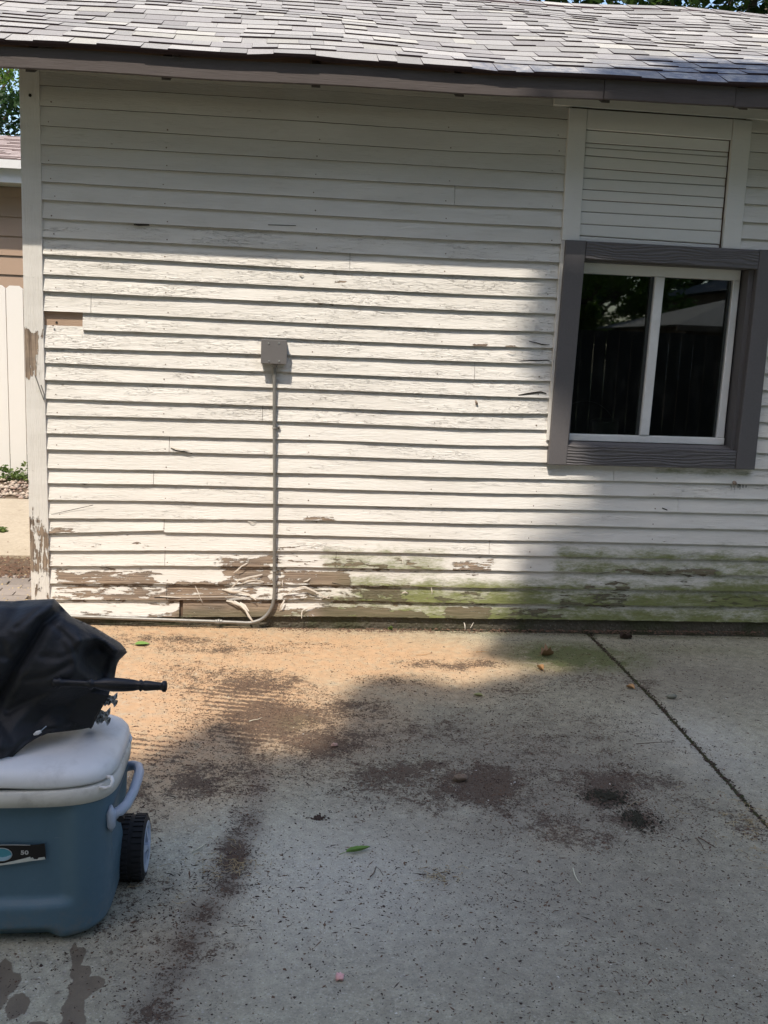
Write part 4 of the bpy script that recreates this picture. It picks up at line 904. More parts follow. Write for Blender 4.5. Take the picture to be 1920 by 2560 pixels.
def clod(name, px, py, r, mat, label, cat, sq=(1, .6, .45), seed=0):
    c = G(px, py); mb = MB(); P = []
    for i in range(9):
        th = math.pi*i/8; row = []
        for j in range(14):
            ph = 2*math.pi*j/14; d = Vector((math.sin(th)*math.cos(ph), math.sin(th)*math.sin(ph), math.cos(th)))
            k = .72*r*(1+.55*noise.noise(d*2.3+Vector((seed, 0, 0)))+.5*noise.noise(d*5+Vector((seed, 3, 0)))); row.append((c[0]+d.x*k*sq[0], c[1]+d.y*k*sq[1], max(gz(c[0]), gz(c[0])+r*sq[2]*.8+d.z*k*sq[2])))
        row.append(row[0]); P.append(row)
    mb.grid(P); mb.smooth = True; return tag(mb.build(name, mat), label, cat)
clod('soil_clod', 1150, 1953, .034, mat_plain('pale_clod', (.20, .15, .11), .95, .3, .6, 40), 'pale brown clod of soil lying on the dark dirt patch in the middle', 'clod', (1.2, .6, .5))
clod('soil_clod', 1678, 1747, .026, mat_plain('grey_clod', (.24, .24, .19), .95, .3, .6, 40), 'grey green clod on the slab right of the joint', 'clod', (1.2, .6, .6), 3)
crumbs('soil_crumbs', [(G(795, 2046)[0]+rng.normal(0, .014), G(795, 2046)[1]+rng.normal(0, .010), gz(.2)+.001+rng.random()*.004) for _ in range(90)], .0045, M['crumb'], .9)
clod('soil_clod', 836, 1867, .017, mat_plain('reddish_clod', (.33, .22, .19), .95, .3, .5, 40), 'small reddish clod near the right edge of the brown dirt patch', 'clod', (1.2, .8, .6), 7)
M['bmoss'] = mat_plain('black_moss', (.03, .028, .018), .98, .6, .3, 40)
def heap(px, py, rx, ry, n, label):
    c = G(px, py); P = []
    for _ in range(n):
        a = rng.uniform(0, 6.28); q = abs(rng.normal(0, .5)); x = c[0]+rx*q*math.cos(a)+.3*rx*noise.noise((a*2, q*3, px)); y = c[1]+ry*q*math.sin(a); P.append((x, y, gz(x)+max(0, .008*(1-q))))
    crumbs('moss_clump', P, .0042, M['bmoss'], .8)
heap(1515, 1992, .10, .09, 750, 'black clump of moss and dirt on the shaded concrete, the larger left one')
heap(1592, 2050, .065, .10, 520, 'smaller black moss clump at the lower right of the larger one')
def stick(name, pts, r, mat, label, cat='twig', z=.003, parent=None):
    mb = MB(); P = []
    for k, (x, y) in enumerate(pts):
        c = G(x, y); P.append((c[0], c[1], c[2]+z+r))
    n = len(P); mb.tube(P, [r*(1-.5*k/(n-1)) for k in range(n)], 6); mb.smooth = True; return tag(mb.build(name, mat), label, cat)
M['ptwig'] = mat_plain('pale_peeled_twig', (.58, .55, .42), .8, .15); M['btwig'] = mat_plain('brown_twig', (.13, .08, .055), .9, .25)
stick('twig', [(1432, 2174), (1436, 2190), (1443, 2204), (1453, 2215)], .0022, M['ptwig'], 'pale curved twig alone on the concrete at lower right')
stick('twig', [(481, 2134), (494, 2126), (508, 2118), (515, 2112)], .0022, M['ptwig'], 'short whitish twig right of the cooler wheel')
stick('twig', [(623, 1806), (632, 1803), (645, 1801), (655, 1796)], .002, M['ptwig'], 'small tan twig on the brown sunlit dirt patch')
stick('twig', [(1190, 1632), (1205, 1631), (1222, 1632)], .002, M['oleaf'], 'short orange twig on the sunlit strip under the wall')
stick('twig', [(1040, 1640), (1060, 1639), (1083, 1634)], .0018, M['oleaf'], 'thin tan twig lying on the sunlit strip left of the other')
stick('twig', [(1745, 2096), (1760, 2104), (1775, 2114), (1788, 2122)], .0022, M['btwig'], 'brown twig on the shaded concrete left of the grass pile')
stick('twig', [(1740, 2098), (1752, 2112), (1760, 2128)], .0018, M['btwig'], 'thin brown twig crossing beneath another near the right edge')
stick('twig', [(925, 2196), (935, 2185), (940, 2170), (950, 2178), (958, 2192)], .0018, M['btwig'], 'crooked dark twig below the narrow green leaf')
stick('twig', [(1590, 1862), (1640, 1858), (1690, 1857)], .0012, M['btwig'], 'long thin dark twig lying left of the slab joint')
clod('wrapper', 849, 2450, .016, mat_plain('pink_wrapper', (.75, .42, .42), .5, .25, .2, 60), 'small pink and white candy wrapper at the bottom middle', 'wrapper', (1, .9, .7), 4)

# ------------------------------------------------------------------ cooler
cooler = thing('wheeled_cooler', 'blue wheeled cooler with a white lid, under the black fabric', 'cooler', (-.725, -2.70, .008))
def m_blue():
    n = NT('blue_moulded_plastic'); w = n.world((1, 1, 1)); c = n.mix(n.noise(w, 40, 4), (.076, .138, .186), (.086, .154, .206))
    sx = n.n('SeparateXYZ'); n.L(w, sx.inputs[0]); low = n.ramp(sx.outputs[2], .16, .0)
    c = n.mix(n.math('MULTIPLY', n.math('MULTIPLY', low, n.ramp(n.noise(w, 26, 7, .75), .42, .7)), .55), c, (.20, .18, .15))
    c = n.mix(n.math('MULTIPLY', n.ramp(n.noise(n.world((1, 1, 6)), 34, 6, .8), .60, .72), .30), c, (.30, .34, .36))
    return n.fin(c, n.ramp(n.noise(w, 12, 5, .7), .3, .7, .34, .55), n.bump(n.noise(w, 320, 2), .12, .002))
M['cblue'] = m_blue()
M['cwhite'] = mat_plain('white_moulded_plastic', (.72, .72, .73), .33, .03, .03, 30, dirt=.22)
M['ccream'] = mat_plain('cream_plastic_rim', (.62, .60, .55), .45, .05, .03, 24, dirt=.45)
M['cgrey'] = mat_plain('pale_grey_blue_plastic', (.36, .42, .52), .4, .04, 0, 30)
M['tyre'] = mat_plain('black_tyre_rubber', (.022, .021, .022), .75, .25, .2, 40)
M['blackp'] = mat_plain('black_plastic', (.012, .012, .015), .35, .1)
CX, CY_ = -.725, -2.705; Z0 = .009
def sup(a, b, th, e):
    c, s = math.cos(th), math.sin(th); r = (abs(c)**e+abs(s)**e)**(-1/e); return a*c*r, b*s*r
def loft(levels, n=160, e=5, fn=None, capb=True, capt=True, mat=None, name='', parent=cooler, smooth=True):
    mb = MB(); P = []
    for (z, a, b, ee) in levels:
        row = []
        for k in range(n+1):
            th = 2*math.pi*k/n; x, y = sup(a, b, th, ee); p = [CX+x, CY_+y, z]
            if fn: p = fn(p, th)
            row.append(tuple(p))
        P.append(row)
    mb.grid(P[::-1])
    if capb: mb.f.append(tuple(range((len(P)-1)*(n+1), len(P)*(n+1)-1))); mb.m.append(0)
    if capt: mb.f.append(tuple(range(0, n))[::-1]); mb.m.append(0)
    mb.smooth = smooth; return part(mb, name, mat, parent)
def ss_(x, a, b): t = max(0, min(1, (x-a)/(b-a))); return t*t*(3-2*t)
def bodyfn(p, th):
    x, y, z = p
    if y < CY_-.08:                                           # front face: inset panel, ledge, foot arch
        right = 1-ss_(x, -.56, -.50)
        ins = .022*right*(ss_(z, .112, .140))*(1-ss_(z, .385, .40))
        arch = .030*(1-ss_(x, -.60, -.545))*(1-ss_(z, .030, .062))
        p[1] += ins+arch
    if x > CX+.2:
        p[0] -= .018*ss_(z, .17, .25)*(1-ss_(z, .33, .36))*(1-ss_(abs(y-CY_), .06, .13))
        p[0] -= .05*(1-ss_(z, .17, .22))*ss_(y, CY_+.06, CY_+.09)                # wheel well
    return p
lv = []
for k in range(60):
    u = k/59; z = Z0+u*(.402-Z0)
    rnd = max(0, 1-(z-Z0)/.035)**2
    lv.append((z, .284+.021*u-.040*rnd, .222+.0*u-.026*rnd, 4.6))
loft(lv, fn=bodyfn, mat=M['cblue'], name='body', n=220)
loft([(.398, .304, .219, 4.4), (.400, .311, .226, 4.4), (.420, .313, .228, 4.4), (.440, .312, .227, 4.4), (.443, .306, .221, 4.4)], mat=M['ccream'], name='rim_band')
loft([(.4425, .297, .212, 4.4), (.455, .297, .212, 4.4)], mat=M['gasket'], name='lid_gasket')
def lidfn(p, th):
    x, y, z = p; p[2] += .0085*ss_(-x, .56, .80)*ss_(-(y-CY_), -.1, .2); return p     # lid sits slightly open at the front left
loft([(.4470, .304, .219, 4.2), (.4490, .309, .224, 4.2), (.4560, .311, .226, 4.2), (.472, .3085, .2235, 4.2), (.484, .301, .216, 4.1), (.493, .288, .203, 4.0), (.500, .266, .182, 3.9), (.505, .228, .146, 3.7), (.503, .215, .133, 3.5), (.502, .12, .07, 3), (.502, .01, .01, 2)], mat=M['cwhite'], name='lid', fn=lidfn)
def crib(y): return None
# carrying handle on the right side
hp = [(-.445, -2.842, .328), (-.425, -2.845, .333), (-.408, -2.84, .342), (-.394, -2.82, .350), (-.385, -2.765, .358), (-.383, -2.70, .362), (-.385, -2.645, .362), (-.394, -2.60, .358), (-.412, -2.572, .35), (-.432, -2.562, .342), (-.452, -2.56, .335)]
mb = MB(); mb.tube(hp, [.017, .016, .0145, .0135, .0135, .014, .014, .0135, .0135, .015, .016], 14); mb.smooth = True; hd = part(mb, 'side_handle', M['cgrey'], cooler)
mb = MB(); mb.tube([(-.429, -2.853, .292), (-.428, -2.858, .308), (-.428, -2.858, .345), (-.429, -2.853, .366)], [.003, .011, .013, .003], 12); mb.smooth = True; part(mb, 'handle_pivot', M['cgrey'], hd)
mb = MB(); mb.tube([(-.405, -2.838, .326), (-.405, -2.852, .324)], .010, 12); part(mb, 'finger_hole', M['blackp'], hd)
# tie-down loops on the rim
for (px, py, yy) in ((272, 1957, -2.893), (318, 1850, -2.605)):
    c = W(px, py, yy); mb = MB()
    mb.tube([(c[0]-.022, yy-.004, c[2]-.010), (c[0]-.006, yy-.010, c[2]-.010), (c[0]+.008, yy-.010, c[2]-.004), (c[0]+.011, yy-.004, c[2]+.007), (c[0]+.006, yy+.006, c[2]+.013), (c[0]-.006, yy+.010, c[2]+.012)], .0050, 8)
    mb.smooth = True; part(mb, 'rim_loop', M['cwhite'], cooler)
# wheel
WX0, WX1, WY, WZ, WR = -.452, -.372, -2.585, .098, .092
wmb = MB(); n = 48; prof = [(WX0, .060), (WX0, .084), (WX0+.006, .090), (WX0+.02, .0920), (WX1-.02, .0920), (WX1-.006, .090), (WX1, .084), (WX1, .070), (WX1-.008, .068)]
P = [[(x, WY+r*math.cos(2*math.pi*k/n), WZ+r*math.sin(2*math.pi*k/n)) for k in range(n+1)] for x, r in prof]; wmb.grid(P)
for j in range(34):                                              # tread blocks
    a = 2*math.pi*j/34
    for (xa, xb, off) in ((WX0+.005, WX0+.034, 0), (WX0+.046, WX1-.005, .5)):
        a2 = a+off*2*math.pi/34; w = .062
        q = []
        for rr in (.089, .0955):
            for (xx, aa) in ((xa, a2-w), (xb, a2-w*.9), (xb, a2+w*.9), (xa, a2+w)): q.append((xx, WY+rr*math.cos(aa), WZ+rr*math.sin(aa)))
        wmb.hexa(q)
wheel = part(wmb, 'wheel', M['tyre'], cooler)
mb = MB(); P = [[(x, WY+r*math.cos(2*math.pi*k/n), WZ+r*math.sin(2*math.pi*k/n)) for k in range(n+1)] for x, r in ((WX1-.012, .074), (WX1+.001, .074), (WX1+.002, .070), (WX1-.002, .060), (WX1-.004, .058))]; mb.grid(P)
for j in range(5):
    a = 2*math.pi*j/5+.3; q = []
    for (x, dr) in ((WX1-.012, 0), (WX1-.001, 0)):
        for (r, w) in ((.010, .5), (.062, .20), (.062, -.20), (.010, -.5)): q.append((x+(0.006 if r < .02 and x > WX1-.005 else 0), WY+r*math.cos(a+w), WZ+r*math.sin(a+w)))
    mb.hexa(q)
mb.tube([(WX1-.012, WY, WZ), (WX1+.006, WY, WZ), (WX1+.009, WY, WZ)], [.018, .016, .01], 16); part(mb, 'wheel_rim', M['cgrey'], wheel)
mb = MB(); mb.tube([(WX0-.03, WY, WZ), (WX1-.01, WY, WZ)], .012, 10); part(mb, 'axle', M['blackp'], cooler)
# label with 50 on it
YL = CY_-.2115
def LP(px, py, d=0.): 
    c = W(px, py, -2.914); return (c[0], -2.9145-d, c[2])
def poly(name, pts, mat, parent, d=.0, t=.0012):
    mb = MB(); P = [LP(x, y, d) for x, y in pts]; n = len(P); mb.add(P+[(p[0], p[1]+t, p[2]) for p in P], [tuple(range(n))[::-1], tuple(range(n, 2*n))]+[(i, (i+1) % n, n+(i+1) % n, n+i) for i in range(n)])
    return part(mb, name, mat, parent)
M['ink'] = mat_plain('black_label_print', (.012, .010, .010), .3, .1); M['paper'] = mat_plain('torn_label_paper', (.52, .54, .50), .7, .2, .2, 60)
M['silver'] = mat_plain('silver_label_print', (.55, .55, .55), .3, .05, 0, 30, metallic=.4); M['teal'] = mat_plain('teal_label_print', (.06, .24, .30), .35, .25, 0, 30)
lab = poly('label_sticker', [(-130, 2114), (2, 2113), (30, 2111.5), (76, 2112.5), (98, 2111), (108, 2109), (112, 2109), (114, 2130), (115, 2147), (80, 2151), (20, 2159), (-130, 2172)], M['ink'], cooler)
poly('label_edge', [(-130, 2113), (30, 2110.8), (76, 2111.6), (76, 2112.6), (30, 2112), (-130, 2115)], M['silver'], lab, .0016)
poly('torn_paper', [(-100, 2168), (10, 2157), (45, 2149), (68, 2143), (76, 2140.5), (77, 2145), (82, 2142), (85, 2147), (94, 2147.5), (97, 2143.5), (112, 2141.5), (114, 2147), (80, 2151), (20, 2160), (-100, 2176)], M['paper'], lab, .0024)
poly('emblem_ring', [(4+27*math.cos(a), 2135.5+16.5*math.sin(a)) for a in np.linspace(0, 2*math.pi, 30)[:-1]], M['silver'], lab, .0018)
poly('emblem', [(4+25.5*math.cos(a), 2135.5+15.2*math.sin(a)) for a in np.linspace(0, 2*math.pi, 30)[:-1]], M['teal'], lab, .0028)
poly('emblem_wave', [(-20, 2140), (-8, 2138.5), (6, 2142), (16, 2140), (29, 2135.5), (27.5, 2141), (22, 2146), (12, 2150), (0, 2150.5), (-12, 2148)], mat_plain('pale_blue_print', (.30, .45, .55), .35, .1), lab, .0036)
def text(name, body, px, py, h, mat, parent, d=.003):
    cu = bpy.data.curves.new(name, 'FONT'); cu.body = body; cu.size = h; cu.extrude = .0004; cu.space_character = 1.05; cu.offset = .0005
    t = bpy.data.objects.new(name, cu); COL.objects.link(t); c = LP(px, py, d); t.location = c; t.rotation_euler = (R(90), 0, 0); t.scale = (1.25, 1, 1)
    bpy.context.view_layer.update(); dg = bpy.context.evaluated_depsgraph_get(); me = bpy.data.meshes.new_from_object(t.evaluated_get(dg)); me.transform(t.matrix_world); bpy.data.objects.remove(t)
    me.materials.clear(); me.materials.append(mat); return link(name, me, parent)
text('lettering', '50', 52.5, 2134.5, .0155, M['silver'], lab)

# ------------------------------------------------------------------ black fabric over the cooler, and the rod poking out of it
SIL = [(-330, 1470), (-180, 1490), (-60, 1498), (0, 1502), (30, 1503), (70, 1500), (136, 1497), (152, 1514), (179, 1542), (210, 1556), (240, 1570), (278, 1593), (301, 1607), (313, 1621), (318, 1631), (306, 1643), (297, 1652), (292, 1664), (289, 1680), (287, 1694), (282, 1708), (277, 1722), (272, 1738), (262, 1752), (254, 1766), (245, 1788), (236, 1806), (231, 1818), (200, 1824), (160, 1829), (118, 1834), (92, 1845), (67, 1861), (34, 1890), (0, 1921), (-60, 1975), (-200, 2060), (-330, 2080)]
YF0 = -2.66
S3 = [(W(x, y, YF0)[0], W(x, y, YF0)[2]) for x, y in SIL]
SA = np.array(S3)
def sdist(x, z):
    A = SA; B = np.roll(SA, -1, 0); d = B-A; t = np.clip(((x-A[:, 0])*d[:, 0]+(z-A[:, 1])*d[:, 1])/(d**2).sum(1), 0, 1)
    dist = np.hypot(A[:, 0]+d[:, 0]*t-x, A[:, 1]+d[:, 1]*t-z).min()
    ins = False
    for i in range(len(A)):
        if (A[i, 1] > z) != (B[i, 1] > z) and x < (B[i, 0]-A[i, 0])*(z-A[i, 1])/(B[i, 1]-A[i, 1])+A[i, 0]: ins = not ins
    return dist if ins else -dist
def segd(x, z, pts):
    best = 9; bt = 0
    for i in range(len(pts)-1):
        a, b = pts[i], pts[i+1]; dx, dz = b[0]-a[0], b[1]-a[1]; t = max(0, min(1, ((x-a[0])*dx+(z-a[1])*dz)/(dx*dx+dz*dz)))
        ex, ez = x-a[0]-dx*t, z-a[1]-dz*t; d = math.hypot(ex, ez)
        if d < best: best = d; bt = (i+t)/(len(pts)-1); side = dx*ez-dz*ex
    return best, bt, (1 if side > 0 else -1)
def FPX(l): return [(W(x, y, YF0)[0], W(x, y, YF0)[2]) for x, y in l]
VAL = [(FPX([(153, 1524), (108, 1560), (70, 1625), (30, 1690), (0, 1735), (-80, 1850)]), .070, .017), (FPX([(60, 1500), (40, 1530), (10, 1570), (-60, 1620)]), .012, .012), (FPX([(0, 1640), (40, 1655)]), .010, .012),
       (FPX([(230, 1640), (190, 1720), (120, 1790), (40, 1830)]), .016, .03), (FPX([(100, 1640), (150, 1645), (185, 1630)]), .006, .01), (FPX([(150, 1600), (175, 1640), (180, 1670)]), .006, .012), (FPX([(140, 1790), (180, 1800), (226, 1815)]), .012, .012), (FPX([(0, 1600), (20, 1640), (60, 1600)]), .008, .010), (FPX([(40, 1570), (90, 1530), (125, 1505)]), .012, .007), (FPX([(130, 1560), (175, 1600), (190, 1630)]), .010, .007), (FPX([(60, 1700), (120, 1690), (175, 1660)]), .014, .009), (FPX([(20, 1780), (90, 1740), (150, 1720)]), .014, .009), (FPX([(215, 1575), (240, 1600), (250, 1625)]), .010, .006), (FPX([(90, 1810), (130, 1770), (190, 1750)]), .012, .008), (FPX([(-40, 1760), (0, 1800), (30, 1850)]), .012, .010)]
RID = [(FPX([(152, 1524), (190, 1560), (200, 1600), (196, 1650), (180, 1690), (130, 1730), (60, 1790), (0, 1860)]), .035, .035), (FPX([(203, 1603), (230, 1597), (262, 1604), (285, 1630), (300, 1650)]), .025, .010), (FPX([(-40, 1600), (40, 1560), (100, 1530)]), .02, .04), (FPX([(270, 1640), (250, 1655), (290, 1650)]), .01, .01)]
HOL = FPX([(235, 1640), (262, 1665)])
def fdepth(x, z):
    d = sdist(x, z)
    if d <= 0: return None
    t = .21*(1-math.exp(-d/.075)) + .05*min(1, d/.02)
    for pl, amp, w in VAL:
        q, bt, s = segd(x, z, pl); t -= amp*math.exp(-(q/w)**2)*(1 if s < 0 else 1)
    for pl, amp, w in RID:
        q, bt, s = segd(x, z, pl); t += amp*math.exp(-(q/w)**1.3)
    q, _, _ = segd(x, z, HOL); t -= .10*math.exp(-(q/.045)**4)*min(1, d/.03)
    low = 1-ss_(z, .55, .66); t -= low*.05
    t += .012*noise.noise((x*6, z*6, 1))+.012*(.25-abs(noise.noise((x*7+z*4, z*7-x*3, 12))))+.006*(.25-abs(noise.noise((x*17-z*9, z*15, 2))))+.006*noise.noise((x*15+z*9, z*11-x*8, 4))+.0025*noise.noise((x*40, z*40, 2))
    return max(t, .004)
def proj(x, z, y):
    k = (y+CD)/(YF0+CD); return (x*k, y, CH+(z-CH)*k)
NG = .0055; x0g, x1g = SA[:, 0].min()-.01, SA[:, 0].max()+.01; z0g, z1g = SA[:, 1].min()-.01, SA[:, 1].max()+.01
gx = np.arange(x0g, x1g, NG); gzv = np.arange(z0g, z1g, NG); idx = {}; V = []; Bk = []
near_b = {}
for i, x in enumerate(gx):
    for j, z in enumerate(gzv):
        d = sdist(x, z)
        if d > -NG*1.25:
            xx, zz = x, z
            if d < NG*.45:                                     # snap to the outline
                A = SA; B = np.roll(SA, -1, 0); dv = B-A; t = np.clip(((x-A[:, 0])*dv[:, 0]+(z-A[:, 1])*dv[:, 1])/(dv**2).sum(1), 0, 1)
                cxp = A+dv*t[:, None]; kk = np.hypot(cxp[:, 0]-x, cxp[:, 1]-z).argmin(); xx, zz = cxp[kk]; dep = .0; bd = True
            else: dep = fdepth(xx, zz) or 0; bd = False
            # perspective-free thickness: front bulges toward the yard, back bulges away
            idx[i, j] = len(V); lean = .20*ss_(.60-zz, .0, .18)*ss_(-.50-xx, 0, .12)
            V.append(proj(xx, zz, YF0-lean-dep*.62*(1-.5*ss_(.60-zz, 0, .15)))); Bk.append(proj(xx, zz, YF0-lean*.9+(0 if bd else min(dep, .16)*.55*(1-.8*ss_(.62-zz, 0, .12))+.004)) if not bd else V[-1])
F = []
for (i, j) in idx:
    q = [(i, j), (i+1, j), (i+1, j+1), (i, j+1)]
    if all(k in idx for k in q): F.append([idx[k] for k in q])
nV = len(V); Fb = [[nV+a for a in f[::-1]] for f in F]
M['fabric'] = None
nf = NT('black_nylon_cover'); cc = nf.noise(nf.world((1, 1, 1)), 9, 5, .65)
col = nf.mix(cc, (.005, .0055, .008), (.014, .0155, .021)); dust = nf.math('MULTIPLY', nf.ramp(nf.noise(nf.world((1, 1, 1)), 34, 6, .8), .60, .76), .22); col = nf.mix(dust, col, (.16, .16, .17))
M['fabric'] = nf.fin(col, .55, nf.bump(nf.math('ADD', nf.math('MULTIPLY', nf.noise(nf.world((1, 1, 1)), 22, 5, .6), 1.), nf.math('MULTIPLY', nf.noise(nf.world((1, 1, 1)), 700, 2), .06)), .5, .008), Sheen_Weight=.10)
cover_ = thing('fabric_cover', 'crumpled black nylon cover heaped on the white lid of the cooler', 'cover', (-.62, -2.66, .5))
o = join_np('fabric', V+Bk, F+Fb, M['fabric'], cover_, smooth=True)
bm_mod = o.modifiers.new('weld', 'WELD'); bm_mod.merge_threshold = .0006
# tucked lower panel, seam tape, cord lock
mb = MB(); pp = [W(x, y, -2.74) for x, y in ((178, 1722), (272, 1740), (252, 1775), (228, 1822), (140, 1790), (110, 1745))]
mb.add(pp+[(p[0]-.006, p[1]+.05, p[2]+.012) for p in pp], [tuple(range(6))[::-1], tuple(range(6, 12))]+[(i, (i+1) % 6, 6+(i+1) % 6, 6+i) for i in range(6)]); part(mb, 'tucked_panel', M['fabric'], cover_)
def fy(px, py):
    c = W(px, py, YF0); dep = fdepth(c[0], c[2]) or .02; return W(px, py, YF0-dep*.62-.002)
sp = [W(x, y, -2.795) for x, y in ((256, 1760), (247, 1782), (238, 1795), (232, 1812))]
mb = MB(); mb.tube(sp, .0022, 6); part(mb, 'seam_cord', M['blackp'], cover_)
mb = MB(); c = W(95, 1831, -2.83); mb.tube([(c[0]-.010, c[1], c[2]-.006), (c[0]-.002, c[1]-.002, c[2]-.001), (c[0]+.008, c[1], c[2]+.003)], [.003, .0055, .004], 8); part(mb, 'cord_lock', M['cwhite'], cover_)
mb = MB(); mb.tube([W(100, 1829, -2.832), W(108, 1822, -2.834), (W(116, 1815, -2.830))], .0012, 5); part(mb, 'draw_cord', M['cgrey'], cover_)
rodp = [(0, .0085), (.09, .0085), (.235, .0085), (.245, .0100), (.252, .0085), (.262, .0105), (.27, .0085), (.30, .0082), (.35, .0078), (.368, .0078), (.376, .0100), (.384, .0100), (.390, .0082), (.40, .0092), (.43, .0118), (.465, .0128), (.50, .0122), (.54, .0105), (.560, .0095), (.568, .0112), (.576, .0095), (.584, .0098), (.640, .0082), (.646, .0080), (.650, .0098), (.656, .0105), (.664, .0102), (.668, .0060)]
pa, pb = Vector(W(120, 1706, -2.82)), Vector(W(418, 1716, -2.82)); ax = pb-pa; l0 = pa-ax*.02; tot = .668-.21; rodp = [(t-.21, r*(1.45 if r > .0095 else 1.25)) for t, r in rodp if t >= .21]
k0 = (pb-l0).length/tot*1.0
mb = MB(); mb.tube([l0+(pb-l0)*(t/tot) for t, r in rodp], [r for t, r in rodp], 20); mb.smooth = True
tag(mb.build('turned_handle', M['blackp']), 'black turned handle with ringed grip poking out right from under the black cover', 'handle')
M['clear'] = mat_plain('crumpled_clear_plastic', (.46, .45, .43), .5, .3, .2, 40)
def crumple(name, px, py, yy, sx, sz, label):
    c = W(px, py, yy); mb = MB(); P = []
    for i in range(10):
        P.append([(c[0]+sx*(i/9-.5)*(1+.2*math.sin(j)), yy+.024*noise.noise((i*.55, j*.6, 3)), c[2]+sz*(j/9-.5)*(.8+.2*math.sin(i*.9+j*.6))+.009*noise.noise((i*.6, j*.6, 9))) for j in range(10)])
    mb.grid(P); Q = [[(p[0]+.001, p[1]+.004, p[2]) for p in r] for r in P]; mb.grid(Q[::-1]); return tag(mb.build(name, M['clear']), label, 'plastic scrap')
crumple('plastic_scrap', 274, 1750, -2.66, .035, .035, 'crumpled clear plastic scrap sticking out below the black handle'); crumple('plastic_scrap', 256, 1792, -2.70, .035, .045, 'dirty plastic scrap lying on the lid beside the cover edge')

# ------------------------------------------------------------------ background left: fence, stones, neighbour's garage, trees
fence = thing('vinyl_fence', 'white vinyl board fence with clipped top corners behind the garage', 'fence', (-3.2, 5.4, .04))
x = -5.2; k = 0; edge0 = -2.905
bs = [edge0+.177*j for j in range(-13, 4)]
for a, b in zip(bs[:-1], bs[1:]):
    mb = MB(); zt = 2.078; zb = .055; g = .004; cut = .03; a2, b2 = a+g, b-g
    P = [(a2, zb), (b2, zb), (b2, zt-cut), (b2-cut*1.2, zt), (a2+cut*1.2, zt), (a2, zt-cut)]
    mb.add([(p[0], 5.4, p[1]) for p in P]+[(p[0], 5.422, p[1]) for p in P], [tuple(range(6)), tuple(range(6, 12))[::-1]]+[((i+1) % 6, i, 6+i, 6+(i+1) % 6) for i in range(6)])
    part(mb, 'fence_board', M['vinylf'] if 'vinylf' in M else M.setdefault('vinylf', mat_plain('white_vinyl_fence', (.78, .76, .72), .4, .02, 0, 4)), fence)
for z in (.3, 1.75): mb = MB(); mb.box(bs[0], bs[-1], 5.423, 5.46, z, z+.1); part(mb, 'rail', M['vinylf'], fence)
M['stone'] = mat_plain('river_stone', (.42, .33, .27), .85, .35, .3, 3)
mbs = [MB() for _ in range(3)]
for _ in range(1100):
    x = rng.uniform(-4.6, -1.4); y = rng.uniform(4.05, 5.35)+rng.normal(0, .04); r = rng.uniform(.015, .036); zc = .03+(y-4.05)*.012; q = []; mbx = mbs[rng.integers(3)]
    sc = (rng.uniform(.8, 1.4), rng.uniform(.7, 1.1), rng.uniform(.45, .8)); a = rng.uniform(0, 3)
    P = [(0, 0, 1), (0, 0, -1)]+[(math.cos(t), math.sin(t), .35*math.sin(t*2+a)) for t in np.linspace(0, 2*math.pi, 7)[:-1]]
    P = [(x+r*sc[0]*(p[0]*math.cos(a)-p[1]*math.sin(a))*rng.uniform(.85, 1.1), y+r*sc[1]*(p[0]*math.sin(a)+p[1]*math.cos(a)), zc+r*sc[2]*(.6+p[2])) for p in P]
    mbx.add(P, [(0, 2+i, 2+(i+1) % 6) for i in range(6)]+[(1, 2+(i+1) % 6, 2+i) for i in range(6)])
for mbx, c in zip(mbs, ((.46, .38, .31), (.56, .47, .38), (.36, .26, .21))): mbx.build('border_stones', mat_plain('river_stone', tuple(k*.8 for k in c), .85, .25, .3, 5), smooth=True)['kind'] = 'stuff'
mb = MB(); mb.box(-4.8, -1.36, 4.03, 5.39, -.05, .028); o = mb.build('stone_bed', M['soil']); o['kind'] = 'structure'
def leafcloud(name, pts, size, mat, parent=None, down=0., seed=0, quad=True, asp=.62):
    P = np.array(pts); n = len(P); r = np.random.default_rng(seed)
    th = r.uniform(0, 2*np.pi, n); el = r.normal(0, .55, n)-down; rl = r.uniform(-1.2, 1.2, n)
    d = np.stack([np.cos(th)*np.cos(el), np.sin(th)*np.cos(el), np.sin(el)], 1); u0 = np.stack([-np.sin(th), np.cos(th), np.zeros(n)], 1); w = np.cross(d, u0)
    u = u0*np.cos(rl)[:, None]+w*np.sin(rl)[:, None]; L = size*r.uniform(.6, 1.35, n); nn = np.cross(d, u)
    tpl = [(-.5, 0, 0), (-.1, -.5*asp*2*.5, .08), (.5, 0, -.05), (-.1, .5*asp*2*.5, .08)]
    V = np.stack([P+d*(a*L)[:, None]+u*(b*L)[:, None]+nn*(c*L)[:, None] for a, b, c in tpl], 1).reshape(-1, 3)
    o = join_np(name, V, np.arange(4*n).reshape(n, 4), mat, parent)
    a = o.data.attributes.new('tone', 'FLOAT', 'POINT'); a.data.foreach_set('value', np.repeat(r.random(n)**1.4, 4)); return o
def lumps(center, rad, nl, per, seed, lump=.28, shell=.6):
    r = np.random.default_rng(seed); out = []
    for _ in range(nl):
        d = r.normal(0, 1, 3); d /= np.linalg.norm(d); k = (shell+(1-shell)*r.random())*1.0
        c = np.array(center)+d*np.array(rad)*k; lr = lump*min(rad)*r.uniform(.6, 1.4)
        q = r.normal(0, .55, (per, 3))*lr; q[:, 2] *= .7; out.append(c+q)
    return np.concatenate(out)
